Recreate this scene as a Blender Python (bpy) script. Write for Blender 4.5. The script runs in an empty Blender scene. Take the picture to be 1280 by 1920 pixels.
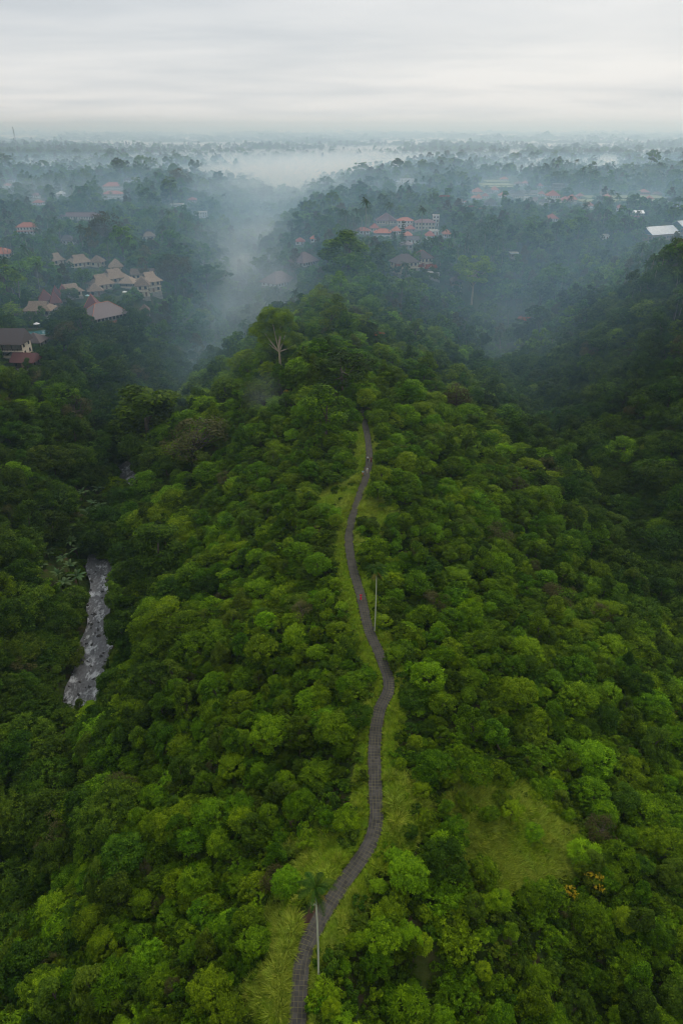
import bpy, math, random
import numpy as np
from mathutils import Vector, Matrix

SC = bpy.context.scene
COL = SC.collection
random.seed(7)
RNG = np.random.default_rng(11)
R = math.radians

# ------------------------------------------------------------------ camera
CAM_H, PITCH, FPX = 80.0, R(29.5), 1280.0      # photo is 1280 x 1920, 24 mm equivalent lens held upright
cd = bpy.data.cameras.new('camera')
cd.sensor_fit = 'VERTICAL'; cd.sensor_height = 36.0; cd.sensor_width = 24.0; cd.lens = 24.0
cd.clip_start = 0.5; cd.clip_end = 90000
cam = bpy.data.objects.new('camera', cd); COL.objects.link(cam)
cam.location = (0, 0, CAM_H); cam.rotation_euler = (R(90) - PITCH, 0, 0)
SC.camera = cam

# ------------------------------------------------------------------ sky, sun, exposure
SUN_EL, SUN_AZ = R(40), R(24)                 # azimuth from +Y, negative is left
world = bpy.data.worlds.new('World'); SC.world = world; world.use_nodes = True
wn, wl = world.node_tree.nodes, world.node_tree.links
for n in list(wn): wn.remove(n)
def wnode(t, **kw):
    n = wn.new(t)
    for k, v in kw.items(): setattr(n, k, v)
    return n
w_out = wnode('ShaderNodeOutputWorld')
sky = wnode('ShaderNodeTexSky', sky_type='NISHITA', sun_disc=False)
sky.sun_elevation = SUN_EL; sky.sun_rotation = SUN_AZ; sky.dust_density = 3.0
bg_sky = wnode('ShaderNodeBackground'); bg_sky.inputs[1].default_value = 0.09
wl.new(sky.outputs[0], bg_sky.inputs[0])
tc = wnode('ShaderNodeTexCoord')
sep = wnode('ShaderNodeSeparateXYZ'); wl.new(tc.outputs['Generated'], sep.inputs[0])
def wmath(op, a, b=None, clamp=False):
    n = wnode('ShaderNodeMath', operation=op, use_clamp=clamp)
    for i, v in enumerate((a, b)):
        if v is None: continue
        if isinstance(v, (int, float)): n.inputs[i].default_value = v
        else: wl.new(v, n.inputs[i])
    return n.outputs[0]
zc = wmath('ADD', wmath('MAXIMUM', sep.outputs[2], 0.0), 0.055)
px_ = wmath('DIVIDE', sep.outputs[0], zc); py_ = wmath('DIVIDE', sep.outputs[1], zc)
comb = wnode('ShaderNodeCombineXYZ'); wl.new(px_, comb.inputs[0]); wl.new(py_, comb.inputs[1])
def wnoise(scale, detail, rough, sx, sy, off):
    mp = wnode('ShaderNodeMapping'); mp.inputs['Scale'].default_value = (sx, sy, 1); mp.inputs['Location'].default_value = off
    wl.new(comb.outputs[0], mp.inputs[0])
    n = wnode('ShaderNodeTexNoise'); n.inputs['Scale'].default_value = scale
    n.inputs['Detail'].default_value = detail; n.inputs['Roughness'].default_value = rough; n.inputs['Distortion'].default_value = .4
    wl.new(mp.outputs[0], n.inputs[0]); return n.outputs[0]
cl = wmath('ADD', wmath('MULTIPLY', wnoise(.30, 6, .5, .8, 1, (3.1, 1.7, 0)), .76), wmath('MULTIPLY', wnoise(.7, 4, .45, .9, 1, (8, 2, 0)), .24))
glow = wmath('SUBTRACT', 1.0, wmath('DIVIDE', wmath('MAXIMUM', sep.outputs[2], 0.0), .16), True)   # cloud deck thins towards the horizon
cl = wmath('ADD', cl, wmath('MULTIPLY', wmath('MULTIPLY', glow, glow), .20))
cr = wnode('ShaderNodeValToRGB'); wl.new(cl, cr.inputs[0])
e = cr.color_ramp.elements
e[0].position = .33; e[0].color = (.54, .59, .64, 1)
e[1].position = .70; e[1].color = (.88, .885, .885, 1)
m = e.new(.48); m.color = (.68, .715, .75, 1)
bg_cl = wnode('ShaderNodeBackground'); wl.new(cr.outputs[0], bg_cl.inputs[0]); bg_cl.inputs[1].default_value = 1.0
mixw = wnode('ShaderNodeMixShader'); mixw.inputs[0].default_value = .9
wl.new(bg_sky.outputs[0], mixw.inputs[1]); wl.new(bg_cl.outputs[0], mixw.inputs[2]); wl.new(mixw.outputs[0], w_out.inputs[0])

sd = bpy.data.lights.new('sun', 'SUN'); sd.energy = 1.5; sd.angle = R(18); sd.color = (1, .95, .87)
sun = bpy.data.objects.new('sun', sd); COL.objects.link(sun)
sdir = Vector((math.sin(SUN_AZ) * math.cos(SUN_EL), math.cos(SUN_AZ) * math.cos(SUN_EL), math.sin(SUN_EL)))
sun.rotation_euler = sdir.to_track_quat('Z', 'Y').to_euler()
sun.location = sdir * 300

vs = SC.view_settings
vs.view_transform = 'Standard'; vs.look = 'None'; vs.gamma = 1.0; vs.use_curve_mapping = False; vs.exposure = 0.0
cy = SC.cycles
cy.max_bounces = 6; cy.diffuse_bounces = 2; cy.glossy_bounces = 2; cy.transmission_bounces = 4
cy.volume_bounces = 3; cy.transparent_max_bounces = 8
cy.use_denoising = True; cy.filter_width = 1.05
cy.volume_step_rate = 3.0; cy.volume_max_steps = 96

HAZE_DENSITY = .00015
HAZE_COLOR = (.62, .83, 1.0, 1)

# ------------------------------------------------------------------ pixels <-> world
SP, CP = math.sin(PITCH), math.cos(PITCH)
def ray(px, py):
    u, v = (px - 640) / FPX, (960 - py) / FPX
    return np.array([u, CP + v * SP, -SP + v * CP])
def proj(x, y, z):
    dz = z - CAM_H
    dep = y * CP - dz * SP
    up = y * SP + dz * CP
    dep = np.maximum(dep, .1)
    return 640 + FPX * x / dep, 960 - FPX * up / dep, dep

# ------------------------------------------------------------------ terrain shape
def sines(seed, n, wl0, wl1):
    g = np.random.default_rng(seed); out = []
    for _ in range(n):
        wv = math.exp(g.uniform(math.log(wl0), math.log(wl1))); a = g.uniform(0, 2 * math.pi)
        out.append((math.cos(a) * 2 * math.pi / wv, math.sin(a) * 2 * math.pi / wv, g.uniform(0, 6.28)))
    return out
def wave(S, x, y):
    r = 0
    for a, b, c in S: r = r + np.sin(a * x + b * y + c)
    return r / math.sqrt(len(S))
S_SMALL, S_MID, S_FAR, S_VERGE = sines(1, 10, 14, 45), sines(2, 8, 90, 260), sines(3, 10, 420, 1500), sines(4, 6, 9, 34)
S_TONE = sines(5, 8, 20, 90)

PATH_PX = [(545, 1990), (556, 1920), (567, 1800), (598, 1728), (640, 1660), (688, 1592), (705, 1540), (703, 1470), (702, 1400), (710, 1335),
           (729, 1288), (716, 1238), (691, 1180), (677, 1120), (660, 1060), (654, 1005), (666, 950), (685, 897), (692, 862), (690, 828), (685, 800), (676, 770)]
def flat_hit(px, py, z=0.0):
    d = ray(px, py); t = (z - CAM_H) / d[2]
    return d[0] * t, d[1] * t
_p = np.array([flat_hit(*q) for q in PATH_PX])
def catmull(P, step):
    out = []
    P = np.vstack([2 * P[0] - P[1], P, 2 * P[-1] - P[-2]])
    for i in range(1, len(P) - 2):
        n = max(2, int(np.linalg.norm(P[i + 1] - P[i]) / step))
        for k in range(n):
            t = k / n
            out.append(.5 * ((2 * P[i]) + (-P[i - 1] + P[i + 1]) * t + (2 * P[i - 1] - 5 * P[i] + 4 * P[i + 1] - P[i + 2]) * t * t
                             + (-P[i - 1] + 3 * P[i] - 3 * P[i + 1] + P[i + 2]) * t ** 3))
    out.append(P[-2]); return np.array(out)
PATH = catmull(_p, .25)
# even spacing
_s = np.concatenate([[0], np.cumsum(np.linalg.norm(np.diff(PATH, axis=0), axis=1))])
PLEN = _s[-1]
def path_at(s): return np.stack([np.interp(s, _s, PATH[:, 0]), np.interp(s, _s, PATH[:, 1])], -1)
PATH_W = 1.85
pathx = lambda y: np.interp(y, PATH[:, 1], PATH[:, 0])
GX, GY = np.arange(-42, 42.01, .5), np.arange(0, 236.01, .5)
_D = np.full((len(GY), len(GX)), 1e9); _mx, _my = np.meshgrid(GX, GY)
for q_ in PATH[::2]: np.minimum(_D, (_mx - q_[0]) ** 2 + (_my - q_[1]) ** 2, out=_D)
_D = np.sqrt(_D)
def d_path(x, y):
    """distance to the middle of the path, looked up in a half metre table"""
    x, y = np.atleast_1d(x).astype(float), np.atleast_1d(y).astype(float)
    out = np.full(x.shape, 99.0); sel = (np.abs(x) < 40) & (y < 233) & (y > .5)
    fx, fy = (x[sel] + 42) / .5, y[sel] / .5; ix, iy = fx.astype(int), fy.astype(int); fx -= ix; fy -= iy
    out[sel] = (_D[iy, ix] * (1 - fx) + _D[iy, ix + 1] * fx) * (1 - fy) + (_D[iy + 1, ix] * (1 - fx) + _D[iy + 1, ix + 1] * fx) * fy
    return out

I = np.interp
def xcrest(y): return np.where(y < 195, pathx(y), I(y, [195, 223, 314, 418, 500, 900], [pathx(195), -8, -4, 14, 25, 30]))
def xleft(y): return I(y, [-200, 60, 103, 117, 140, 178, 239, 300, 380, 480, 600, 850, 1200, 1700, 2600], [-58, -60, -62, -61, -64, -75, -82, -74, -64, -70, -88, -105, -110, -60, 100])
def wleft_r(y): return I(y, [0, 400, 470, 700, 1000, 1500, 2600], [0, 0, 58, 70, 130, 260, 300])
def wleft_l(y): return I(y, [0, 200, 260, 300, 400, 600, 1000, 1500, 2600], [78, 76, 60, 46, 40, 50, 110, 260, 300])
def dleft(y): return I(y, [0, 900, 1500, 2600, 3200], [38, 40, 36, 20, 0])
def xright(y): return I(y, [-200, 60, 165, 252, 306, 404, 490, 550, 600, 700], [92, 94, 89, 82, 79, 88, 135, 215, 330, 500])
def wright_l(y): return I(y, [0, 395, 450, 520, 600], [0, 0, 60, 70, 90])
def wright_r(y): return I(y, [0, 300, 420, 600], [80, 78, 90, 110])
def dright(y): return I(y, [0, 380, 450, 540, 640], [35, 35, 29, 16, 0])
def gprof(t):
    t = np.clip((t - .05) / .95, 0, 1)
    return .55 * t + .45 * np.sin(t * math.pi / 2)
def height(x, y):
    x = np.asarray(x, float); y = np.asarray(y, float)
    xl, xr_, xc = xleft(y), xright(y), xcrest(y)
    wlr = np.where(y < 400, xc - xl, np.maximum(wleft_r(y), 1)); wb = np.clip((y - 400) / 70, 0, 1)
    wlr = np.where((y >= 400) & (y < 470), (1 - wb) * (xc - xl) + wb * 58, wlr)
    wrl = np.where(y < 395, xr_ - xc, np.maximum(wright_l(y), 1)); wb = np.clip((y - 395) / 55, 0, 1)
    wrl = np.where((y >= 395) & (y < 450), (1 - wb) * (xr_ - xc) + wb * 60, wrl)
    tl = np.where(x > xl, (x - xl) / wlr, (xl - x) / wleft_l(y))
    tr = np.where(x < xr_, (xr_ - x) / wrl, (x - xr_) / wright_r(y))
    z = -dleft(y) * (1 - gprof(tl)) - dright(y) * (1 - gprof(tr))
    hs_ = np.clip((x - xr_ - 8) / 95, 0, 1); hs_ = hs_ * hs_ * (3 - 2 * hs_)
    z += 31 * hs_ * np.clip((y - 90) / 80, 0, 1) * np.clip((392 - y) / 55, 0, 1) * np.clip((420 - x) / 150, 0, 1)
    z += 5 * np.exp(-((x - 0) / 45) ** 2 - ((y - 285) / 70) ** 2) * np.clip((y - 215) / 60, 0, 1)
    far = np.clip((y - 620) / 600, 0, 1)
    z += far * (9 * wave(S_FAR, x, y) + 3 * wave(S_MID, x, y))
    z += np.clip((y - 250) / 200, 0, 1) * 1.5 * wave(S_MID, x, y)
    amp = np.clip((np.minimum(np.abs(x - xl), 60) - 8) / 10, 0, 1)
    dp = d_path(x.ravel(), y.ravel()).reshape(x.shape)
    k = np.clip((dp - 2.4) / 7, 0, 1)
    z += 1.0 * amp * k * wave(S_SMALL, x, y) * np.clip(1 - (np.abs(x) - 300) / 200, 0, 1)
    flat = np.clip((dp - 1.6) / 3.0, 0, 1); flat = flat * flat * (3 - 2 * flat)
    z = np.where(dp < 60, z * flat - .04 * (1 - flat), z)
    return np.maximum(z, -40.5)
def hz(x, y): return float(height(np.array([x]), np.array([y]))[0])
TS = 40 * 1.006 ** np.arange(0, 920)
def hit(px, py, lift=0.0):
    """where the ray through a photo pixel meets the ground"""
    d = ray(px, py); ts = TS
    for _ in range(3):
        below = CAM_H + d[2] * ts < height(d[0] * ts, d[1] * ts) + lift
        if not below.any(): ts = np.array([3000.0, 3000.0]); i = 1; break
        i = max(1, int(np.argmax(below))); ts = np.linspace(ts[i - 1], ts[i], 12)
    t = ts[-1] if i >= len(ts) else ts[min(i, len(ts) - 1)]
    p = d * t; return Vector((p[0], p[1], hz(p[0], p[1])))

# ------------------------------------------------------------------ materials
def new_mat(name):
    mt = bpy.data.materials.new(name); mt.use_nodes = True
    nt = mt.node_tree
    for n in list(nt.nodes): nt.nodes.remove(n)
    return mt, nt, nt.nodes.new('ShaderNodeOutputMaterial')
def nd(nt, t, **kw):
    n = nt.nodes.new(t)
    for k, v in kw.items(): setattr(n, k, v)
    return n
def noise(nt, vec, scale, detail=4, rough=.55):
    n = nd(nt, 'ShaderNodeTexNoise'); n.inputs['Scale'].default_value = scale; n.inputs['Detail'].default_value = detail
    n.inputs['Roughness'].default_value = rough
    if vec is not None: nt.links.new(vec, n.inputs['Vector'])
    return n.outputs[0]
def ramp(nt, fac, stops):
    r = nd(nt, 'ShaderNodeValToRGB'); nt.links.new(fac, r.inputs[0]); el = r.color_ramp.elements
    el[0].position, el[0].color = stops[0][0], (*stops[0][1], 1); el[1].position, el[1].color = stops[-1][0], (*stops[-1][1], 1)
    for p, c in stops[1:-1]: q = el.new(p); q.color = (*c, 1)
    return r.outputs[0]
def mathn(nt, op, a, b=0.0, clamp=False):
    n = nd(nt, 'ShaderNodeMath', operation=op, use_clamp=clamp)
    for i, v in enumerate((a, b)):
        if isinstance(v, (int, float)): n.inputs[i].default_value = v
        else: nt.links.new(v, n.inputs[i])
    return n.outputs[0]
def mixc(nt, f, a, b, mode='MIX'):
    n = nd(nt, 'ShaderNodeMix', data_type='RGBA', blend_type=mode)
    for s, v in ((n.inputs[0], f), (n.inputs[6], a), (n.inputs[7], b)):
        if isinstance(v, (int, float)): s.default_value = v
        elif isinstance(v, tuple): s.default_value = (*v, 1)
        else: nt.links.new(v, s)
    return n.outputs[2]
def surface(name, c0, c1, scale=3.0, rough=.8, bump=0.0, coords='Object', metallic=0.0, stretch=None, spec=.3):
    mt, nt, out = new_mat(name)
    v = nd(nt, 'ShaderNodeNewGeometry').outputs['Position'] if coords == 'World' else nd(nt, 'ShaderNodeTexCoord').outputs[coords]
    if stretch:
        mp = nd(nt, 'ShaderNodeMapping'); mp.inputs['Scale'].default_value = stretch; nt.links.new(v, mp.inputs[0]); v = mp.outputs[0]
    f = noise(nt, v, scale, 6, .6)
    oi = nd(nt, 'ShaderNodeObjectInfo')
    f2 = mathn(nt, 'ADD', f, mathn(nt, 'MULTIPLY', mathn(nt, 'SUBTRACT', oi.outputs['Random'], .5), .25))
    c = ramp(nt, f2, [(.3, c0), (.7, c1)])
    b = nd(nt, 'ShaderNodeBsdfPrincipled'); nt.links.new(c, b.inputs['Base Color'])
    b.inputs['Roughness'].default_value = rough; b.inputs['Metallic'].default_value = metallic
    b.inputs['Specular IOR Level'].default_value = spec
    if bump:
        bp = nd(nt, 'ShaderNodeBump'); bp.inputs['Strength'].default_value = bump; bp.inputs['Distance'].default_value = .1
        nt.links.new(f, bp.inputs['Height']); nt.links.new(bp.outputs[0], b.inputs['Normal'])
    nt.links.new(b.outputs[0], out.inputs[0]); return mt
def leaf_mat(name, dark, mid, light, trans=.28, zone=.55, rough=.5):
    mt, nt, out = new_mat(name)
    at = nd(nt, 'ShaderNodeAttribute', attribute_name='tint')
    oi = nd(nt, 'ShaderNodeObjectInfo'); geo = nd(nt, 'ShaderNodeNewGeometry')
    zn = noise(nt, geo.outputs['Position'], .035, 3, .6)
    f = mathn(nt, 'ADD', mathn(nt, 'MULTIPLY', at.outputs['Fac'], .78), mathn(nt, 'MULTIPLY', oi.outputs['Random'], .20))
    f = mathn(nt, 'ADD', f, mathn(nt, 'MULTIPLY', mathn(nt, 'SUBTRACT', zn, .5), zone))
    c = ramp(nt, f, [(.12, dark), (.5, mid), (.92, light)])
    hs = nd(nt, 'ShaderNodeHueSaturation'); nt.links.new(c, hs.inputs['Color'])
    r2 = mathn(nt, 'FRACT', mathn(nt, 'MULTIPLY', oi.outputs['Random'], 17.31))
    r3 = mathn(nt, 'FRACT', mathn(nt, 'MULTIPLY', oi.outputs['Random'], 71.7))
    nt.links.new(mathn(nt, 'ADD', mathn(nt, 'MULTIPLY', r2, .035), .483), hs.inputs['Hue'])
    nt.links.new(mathn(nt, 'ADD', mathn(nt, 'MULTIPLY', r3, .42), .70), hs.inputs['Value'])
    b = nd(nt, 'ShaderNodeBsdfPrincipled'); nt.links.new(hs.outputs[0], b.inputs['Base Color'])
    b.inputs['Roughness'].default_value = rough; b.inputs['Specular IOR Level'].default_value = .04
    tr = nd(nt, 'ShaderNodeBsdfTranslucent')
    nt.links.new(mixc(nt, 1.0, hs.outputs[0], (1.0, 1.15, .5), 'MULTIPLY'), tr.inputs[0])
    mx = nd(nt, 'ShaderNodeMixShader'); mx.inputs[0].default_value = trans
    nt.links.new(b.outputs[0], mx.inputs[1]); nt.links.new(tr.outputs[0], mx.inputs[2]); nt.links.new(mx.outputs[0], out.inputs[0])
    return mt

M = {}
M['leaf'] = leaf_mat('leaf_green', (.024, .058, .002), (.105, .198, .004), (.265, .410, .008))
M['leaf_fresh'] = leaf_mat('leaf_fresh', (.048, .100, .003), (.155, .270, .005), (.32, .470, .010))
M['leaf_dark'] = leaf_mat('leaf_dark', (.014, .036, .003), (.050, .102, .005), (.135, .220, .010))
M['leaf_olive'] = leaf_mat('leaf_olive', (.034, .064, .005), (.092, .155, .009), (.195, .275, .018))
M['leaf_brown'] = leaf_mat('leaf_brown', (.055, .056, .016), (.105, .100, .030), (.165, .15, .050), .15)
M['leaf_far'] = leaf_mat('leaf_far', (.030, .076, .008), (.092, .188, .014), (.195, .320, .024), .25)
M['leaf_blue'] = leaf_mat('leaf_blue', (.020, .062, .010), (.060, .145, .018), (.14, .27, .030))
M['flame'] = leaf_mat('flame_blossom', (.22, .070, .025), (.38, .115, .040), (.50, .17, .06), .2, .2)
M['yellow'] = leaf_mat('yellow_leaf', (.36, .25, .01), (.54, .40, .015), (.68, .54, .03), .25, .2)
M['frond'] = leaf_mat('palm_frond', (.012, .038, .005), (.034, .082, .008), (.085, .150, .016), .2)
M['dead_frond'] = leaf_mat('dead_frond', (.20, .13, .03), (.32, .22, .05), (.42, .3, .06), .2, .2)
M['banana'] = leaf_mat('banana_leaf', (.05, .10, .03), (.10, .17, .06), (.19, .26, .11), .3)
M['grass'] = leaf_mat('grass', (.12, .20, .008), (.26, .38, .014), (.42, .52, .040), .35, .3)
M['dry_grass'] = leaf_mat('dry_grass', (.14, .19, .012), (.30, .38, .028), (.50, .55, .085), .35, .4)
M['bark'] = surface('bark', (.06, .045, .03), (.14, .11, .08), 4, .9, .4)
M['pale_bark'] = surface('pale_bark', (.30, .235, .15), (.48, .39, .26), 3, .85, .2)
M['palm_bark'] = surface('palm_bark', (.34, .36, .24), (.54, .54, .40), 6, .85, .2, stretch=(.2, .2, 2))
M['coconut_bark'] = surface('coconut_bark', (.16, .14, .11), (.30, .27, .21), 6, .9, .2)
M['thatch'] = surface('thatch', (.155, .112, .078), (.34, .255, .18), .9, .95, .6, stretch=(2, 2, .6))
M['thatch_old'] = surface('thatch_old', (.11, .08, .056), (.25, .18, .125), .9, .95, .6, stretch=(2, 2, .6))
M['tile_red'] = surface('red_roof_tile', (.27, .062, .036), (.43, .125, .075), 3, .8, .3, stretch=(5, 5, 1))
M['tile_orange'] = surface('orange_roof_tile', (.34, .090, .040), (.52, .17, .080), 3, .8, .3, stretch=(5, 5, 1))
M['tile_dark'] = surface('dark_roof_tile', (.055, .042, .040), (.110, .085, .080), 3, .8, .3, stretch=(5, 5, 1))
M['tile_purple'] = surface('purple_brown_roof_tile', (.11, .070, .072), (.19, .125, .125), 3, .8, .3, stretch=(5, 5, 1))
M['tile_grey'] = surface('grey_roof_tile', (.120, .092, .092), (.205, .160, .158), 3, .7, .3, stretch=(5, 5, 1))
M['tile_maroon'] = surface('maroon_roof_tile', (.105, .042, .040), (.19, .080, .074), 3, .8, .3, stretch=(5, 5, 1))
M['white_wall'] = surface('white_plaster', (.62, .62, .60), (.80, .80, .78), 1.5, .85)
M['cream_wall'] = surface('cream_plaster', (.48, .41, .30), (.66, .58, .45), 1.5, .85)
M['stone_wall'] = surface('weathered_stone_wall', (.20, .19, .17), (.38, .36, .32), 1.5, .9, .3)
M['wood'] = surface('timber', (.16, .095, .05), (.30, .19, .10), 3, .7, .2)
M['dark_wood'] = surface('dark_timber', (.05, .035, .025), (.11, .08, .055), 3, .7, .2)
M['glass'] = surface('dark_window_glass', (.012, .014, .016), (.03, .035, .04), 1, .15, spec=.5)
M['metal_roof'] = surface('pale_metal_roof', (.62, .66, .70), (.80, .83, .86), .6, .45, .1)
M['blue_gable'] = surface('slate_blue_panel', (.10, .16, .22), (.16, .23, .30), 2, .6)
M['soil'] = surface('red_soil', (.045, .022, .014), (.085, .045, .030), 2, .95, .3, coords='Object')
M['rock'] = surface('wet_rock', (.035, .033, .03), (.13, .12, .11), 2, .6, .4)
M['skin'] = surface('skin', (.42, .24, .16), (.50, .30, .21), 6, .55)
M['hair'] = surface('dark_hair', (.012, .009, .007), (.03, .022, .016), 20, .5)
for k, c in dict(red=(.70, .03, .06), white=(.80, .80, .78), cream=(.72, .66, .52), teal=(.38, .60, .60), orange=(.50, .22, .08),
                 brown=(.20, .09, .05), black=(.014, .014, .016), navy=(.03, .035, .06), maroon=(.22, .05, .06)).items():
    M['cloth_' + k] = surface('cloth_' + k, tuple(q * .85 for q in c), c, 8, .9)

# terrain material: leaf litter, moss and grass, with soil showing near the path
mt, nt, out = new_mat('forest_floor')
geo = nd(nt, 'ShaderNodeNewGeometry'); p = geo.outputs['Position']
c = ramp(nt, noise(nt, p, .12, 8, .65), [(.32, (.022, .036, .008)), (.5, (.040, .066, .012)), (.68, (.075, .088, .020))])
c2 = mixc(nt, ramp(nt, noise(nt, p, .35, 5, .6), [(.52, (0, 0, 0)), (.66, (1, 1, 1))]), c, (.075, .052, .030))
b = nd(nt, 'ShaderNodeBsdfPrincipled'); nt.links.new(c2, b.inputs['Base Color']); b.inputs['Roughness'].default_value = .95; b.inputs['Specular IOR Level'].default_value = .03
bp = nd(nt, 'ShaderNodeBump'); bp.inputs['Strength'].default_value = .8; bp.inputs['Distance'].default_value = .5
nt.links.new(noise(nt, p, 1.2, 6, .7), bp.inputs['Height']); nt.links.new(bp.outputs[0], b.inputs['Normal'])
nt.links.new(b.outputs[0], out.inputs[0]); M['floor'] = mt
# path joints: mossy sand; pavers: dark worn stone
M['joint'] = surface('mossy_joint', (.10, .092, .045), (.20, .175, .08), .22, .95, .2)
M['paver'] = surface('dark_stone_paver', (.040, .037, .033), (.082, .075, .067), .8, .9, 0, coords='World', spec=.12)
# river water
mt, nt, out = new_mat('river_water')
geo = nd(nt, 'ShaderNodeNewGeometry'); p = geo.outputs['Position']
at = nd(nt, 'ShaderNodeAttribute', attribute_name='foam')
mp = nd(nt, 'ShaderNodeMapping'); mp.inputs['Scale'].default_value = (1, .45, 1); nt.links.new(p, mp.inputs[0])
n1 = noise(nt, mp.outputs[0], 1.1, 8, .66); n2 = noise(nt, mp.outputs[0], 2.2, 5, .6)
ff = mathn(nt, 'ADD', mathn(nt, 'MULTIPLY', at.outputs['Fac'], .20), mathn(nt, 'MULTIPLY', n1, 1.0))
foam = ramp(nt, ff, [(.57, (0, 0, 0)), (.74, (1, 1, 1))])
base = ramp(nt, n2, [(.3, (.085, .084, .084)), (.7, (.20, .20, .205))])
b = nd(nt, 'ShaderNodeBsdfPrincipled'); nt.links.new(mixc(nt, foam, base, (.62, .63, .63)), b.inputs['Base Color'])
nt.links.new(mathn(nt, 'ADD', mathn(nt, 'MULTIPLY', foam, .5), .30), b.inputs['Roughness'])
bp = nd(nt, 'ShaderNodeBump'); bp.inputs['Strength'].default_value = .7; bp.inputs['Distance'].default_value = .25
nt.links.new(mathn(nt, 'ADD', n1, mathn(nt, 'MULTIPLY', n2, .5)), bp.inputs['Height']); nt.links.new(bp.outputs[0], b.inputs['Normal'])
nt.links.new(b.outputs[0], out.inputs[0]); M['water'] = mt
M['pool'] = surface('pool_water', (.02, .10, .11), (.04, .15, .16), 2, .08, .05, spec=.5)

# ------------------------------------------------------------------ mesh helpers
class MB:
    """collects vertices, faces, a tint per vertex and a material slot per face"""
    def __init__(s): s.v = []; s.q = []; s.t = []; s.m = []; s.n = 0
    def add(s, v, f, tint=.5, mat=0):
        v = np.asarray(v, float).reshape(-1, 3); f = np.asarray(f, int)
        if f.ndim == 1: f = f.reshape(1, -1)
        s.v.append(v); s.t.append(np.broadcast_to(np.asarray(tint, float), (len(v),)).copy())
        s.q.append((f + s.n)); s.m.append(np.full(len(f), mat)); s.n += len(v); return s
    def box(s, c, h, mat=0, rz=0.0, tint=.5):
        sx = np.array([[-1, -1, -1], [1, -1, -1], [1, 1, -1], [-1, 1, -1], [-1, -1, 1], [1, -1, 1], [1, 1, 1], [-1, 1, 1]], float) * np.array(h)
        if rz: ca, sa = math.cos(rz), math.sin(rz); sx = np.stack([sx[:, 0] * ca - sx[:, 1] * sa, sx[:, 0] * sa + sx[:, 1] * ca, sx[:, 2]], 1)
        return s.add(sx + np.array(c), [[0, 3, 2, 1], [4, 5, 6, 7], [0, 1, 5, 4], [1, 2, 6, 5], [2, 3, 7, 6], [3, 0, 4, 7]], tint, mat)
    def tube(s, pts, rad, sides=6, mat=0, tint=.5):
        pts = np.asarray(pts, float); k = len(pts); V = []
        for i in range(k):
            d = pts[min(i + 1, k - 1)] - pts[max(i - 1, 0)]; d = d / (np.linalg.norm(d) + 1e-9)
            a = np.cross(d, [0, 0, 1] if abs(d[2]) < .9 else [1, 0, 0]); a /= np.linalg.norm(a); b_ = np.cross(d, a)
            th = np.arange(sides) * 2 * math.pi / sides
            V.append(pts[i] + rad[i] * (np.outer(np.cos(th), a) + np.outer(np.sin(th), b_)))
        F = []
        for i in range(k - 1):
            for j in range(sides):
                j2 = (j + 1) % sides; F.append([i * sides + j, i * sides + j2, (i + 1) * sides + j2, (i + 1) * sides + j])
        s.add(np.vstack(V), F, tint, mat)
        if sides in (4, 6):
            o = (k - 1) * sides
            if sides == 4: F2 = [[o, o + 1, o + 2, o + 3]]
            else: F2 = [[o, o + 1, o + 2, o + 3], [o, o + 3, o + 4, o + 5]]
            s.q.append(np.array(F2) + s.n - len(V) * sides); s.m.append(np.full(len(F2), mat))
        return s
    def mesh(s, name, mats, smooth=False):
        me = bpy.data.meshes.new(name)
        v = np.vstack(s.v); t = np.concatenate(s.t)
        loops = np.concatenate([q.ravel() for q in s.q]); tot = np.concatenate([np.full(len(q), q.shape[1]) for q in s.q])
        start = np.concatenate([[0], np.cumsum(tot)[:-1]])
        me.vertices.add(len(v)); me.vertices.foreach_set('co', v.astype(np.float32).ravel())
        me.loops.add(len(loops)); me.loops.foreach_set('vertex_index', loops.astype(np.int32))
        me.polygons.add(len(tot)); me.polygons.foreach_set('loop_start', start.astype(np.int32)); me.polygons.foreach_set('loop_total', tot.astype(np.int32))
        me.polygons.foreach_set('material_index', np.concatenate(s.m).astype(np.int32))
        me.polygons.foreach_set('use_smooth', np.full(len(tot), bool(smooth)))
        a = me.attributes.new('tint', 'FLOAT', 'POINT'); a.data.foreach_set('value', t.astype(np.float32))
        for mm in mats: me.materials.append(M[mm] if isinstance(mm, str) else mm)
        me.update(calc_edges=True); return me
def link(name, me, parent=None, loc=None, rz=0.0, scale=None):
    o = bpy.data.objects.new(name, me); COL.objects.link(o)
    if parent is not None: o.parent = parent
    if loc is not None: o.location = loc
    if rz: o.rotation_euler.z = rz
    if scale is not None: o.scale = scale if hasattr(scale, '__len__') else (scale,) * 3
    return o
def tag(o, label=None, cat=None, group=None, kind=None):
    if label: o['label'] = label
    if cat: o['category'] = cat
    if group: o['group'] = group
    if kind: o['kind'] = kind
    return o
def root(name, loc, label, cat, group=None, rz=0.0, scale=None):
    return tag(link(name, None, None, loc, rz, scale), label, cat, group)
def copy_tree(o, parent=None):
    c = o.copy(); COL.objects.link(c); c.parent = parent
    for ch in o.children: copy_tree(ch, c)
    return c

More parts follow.
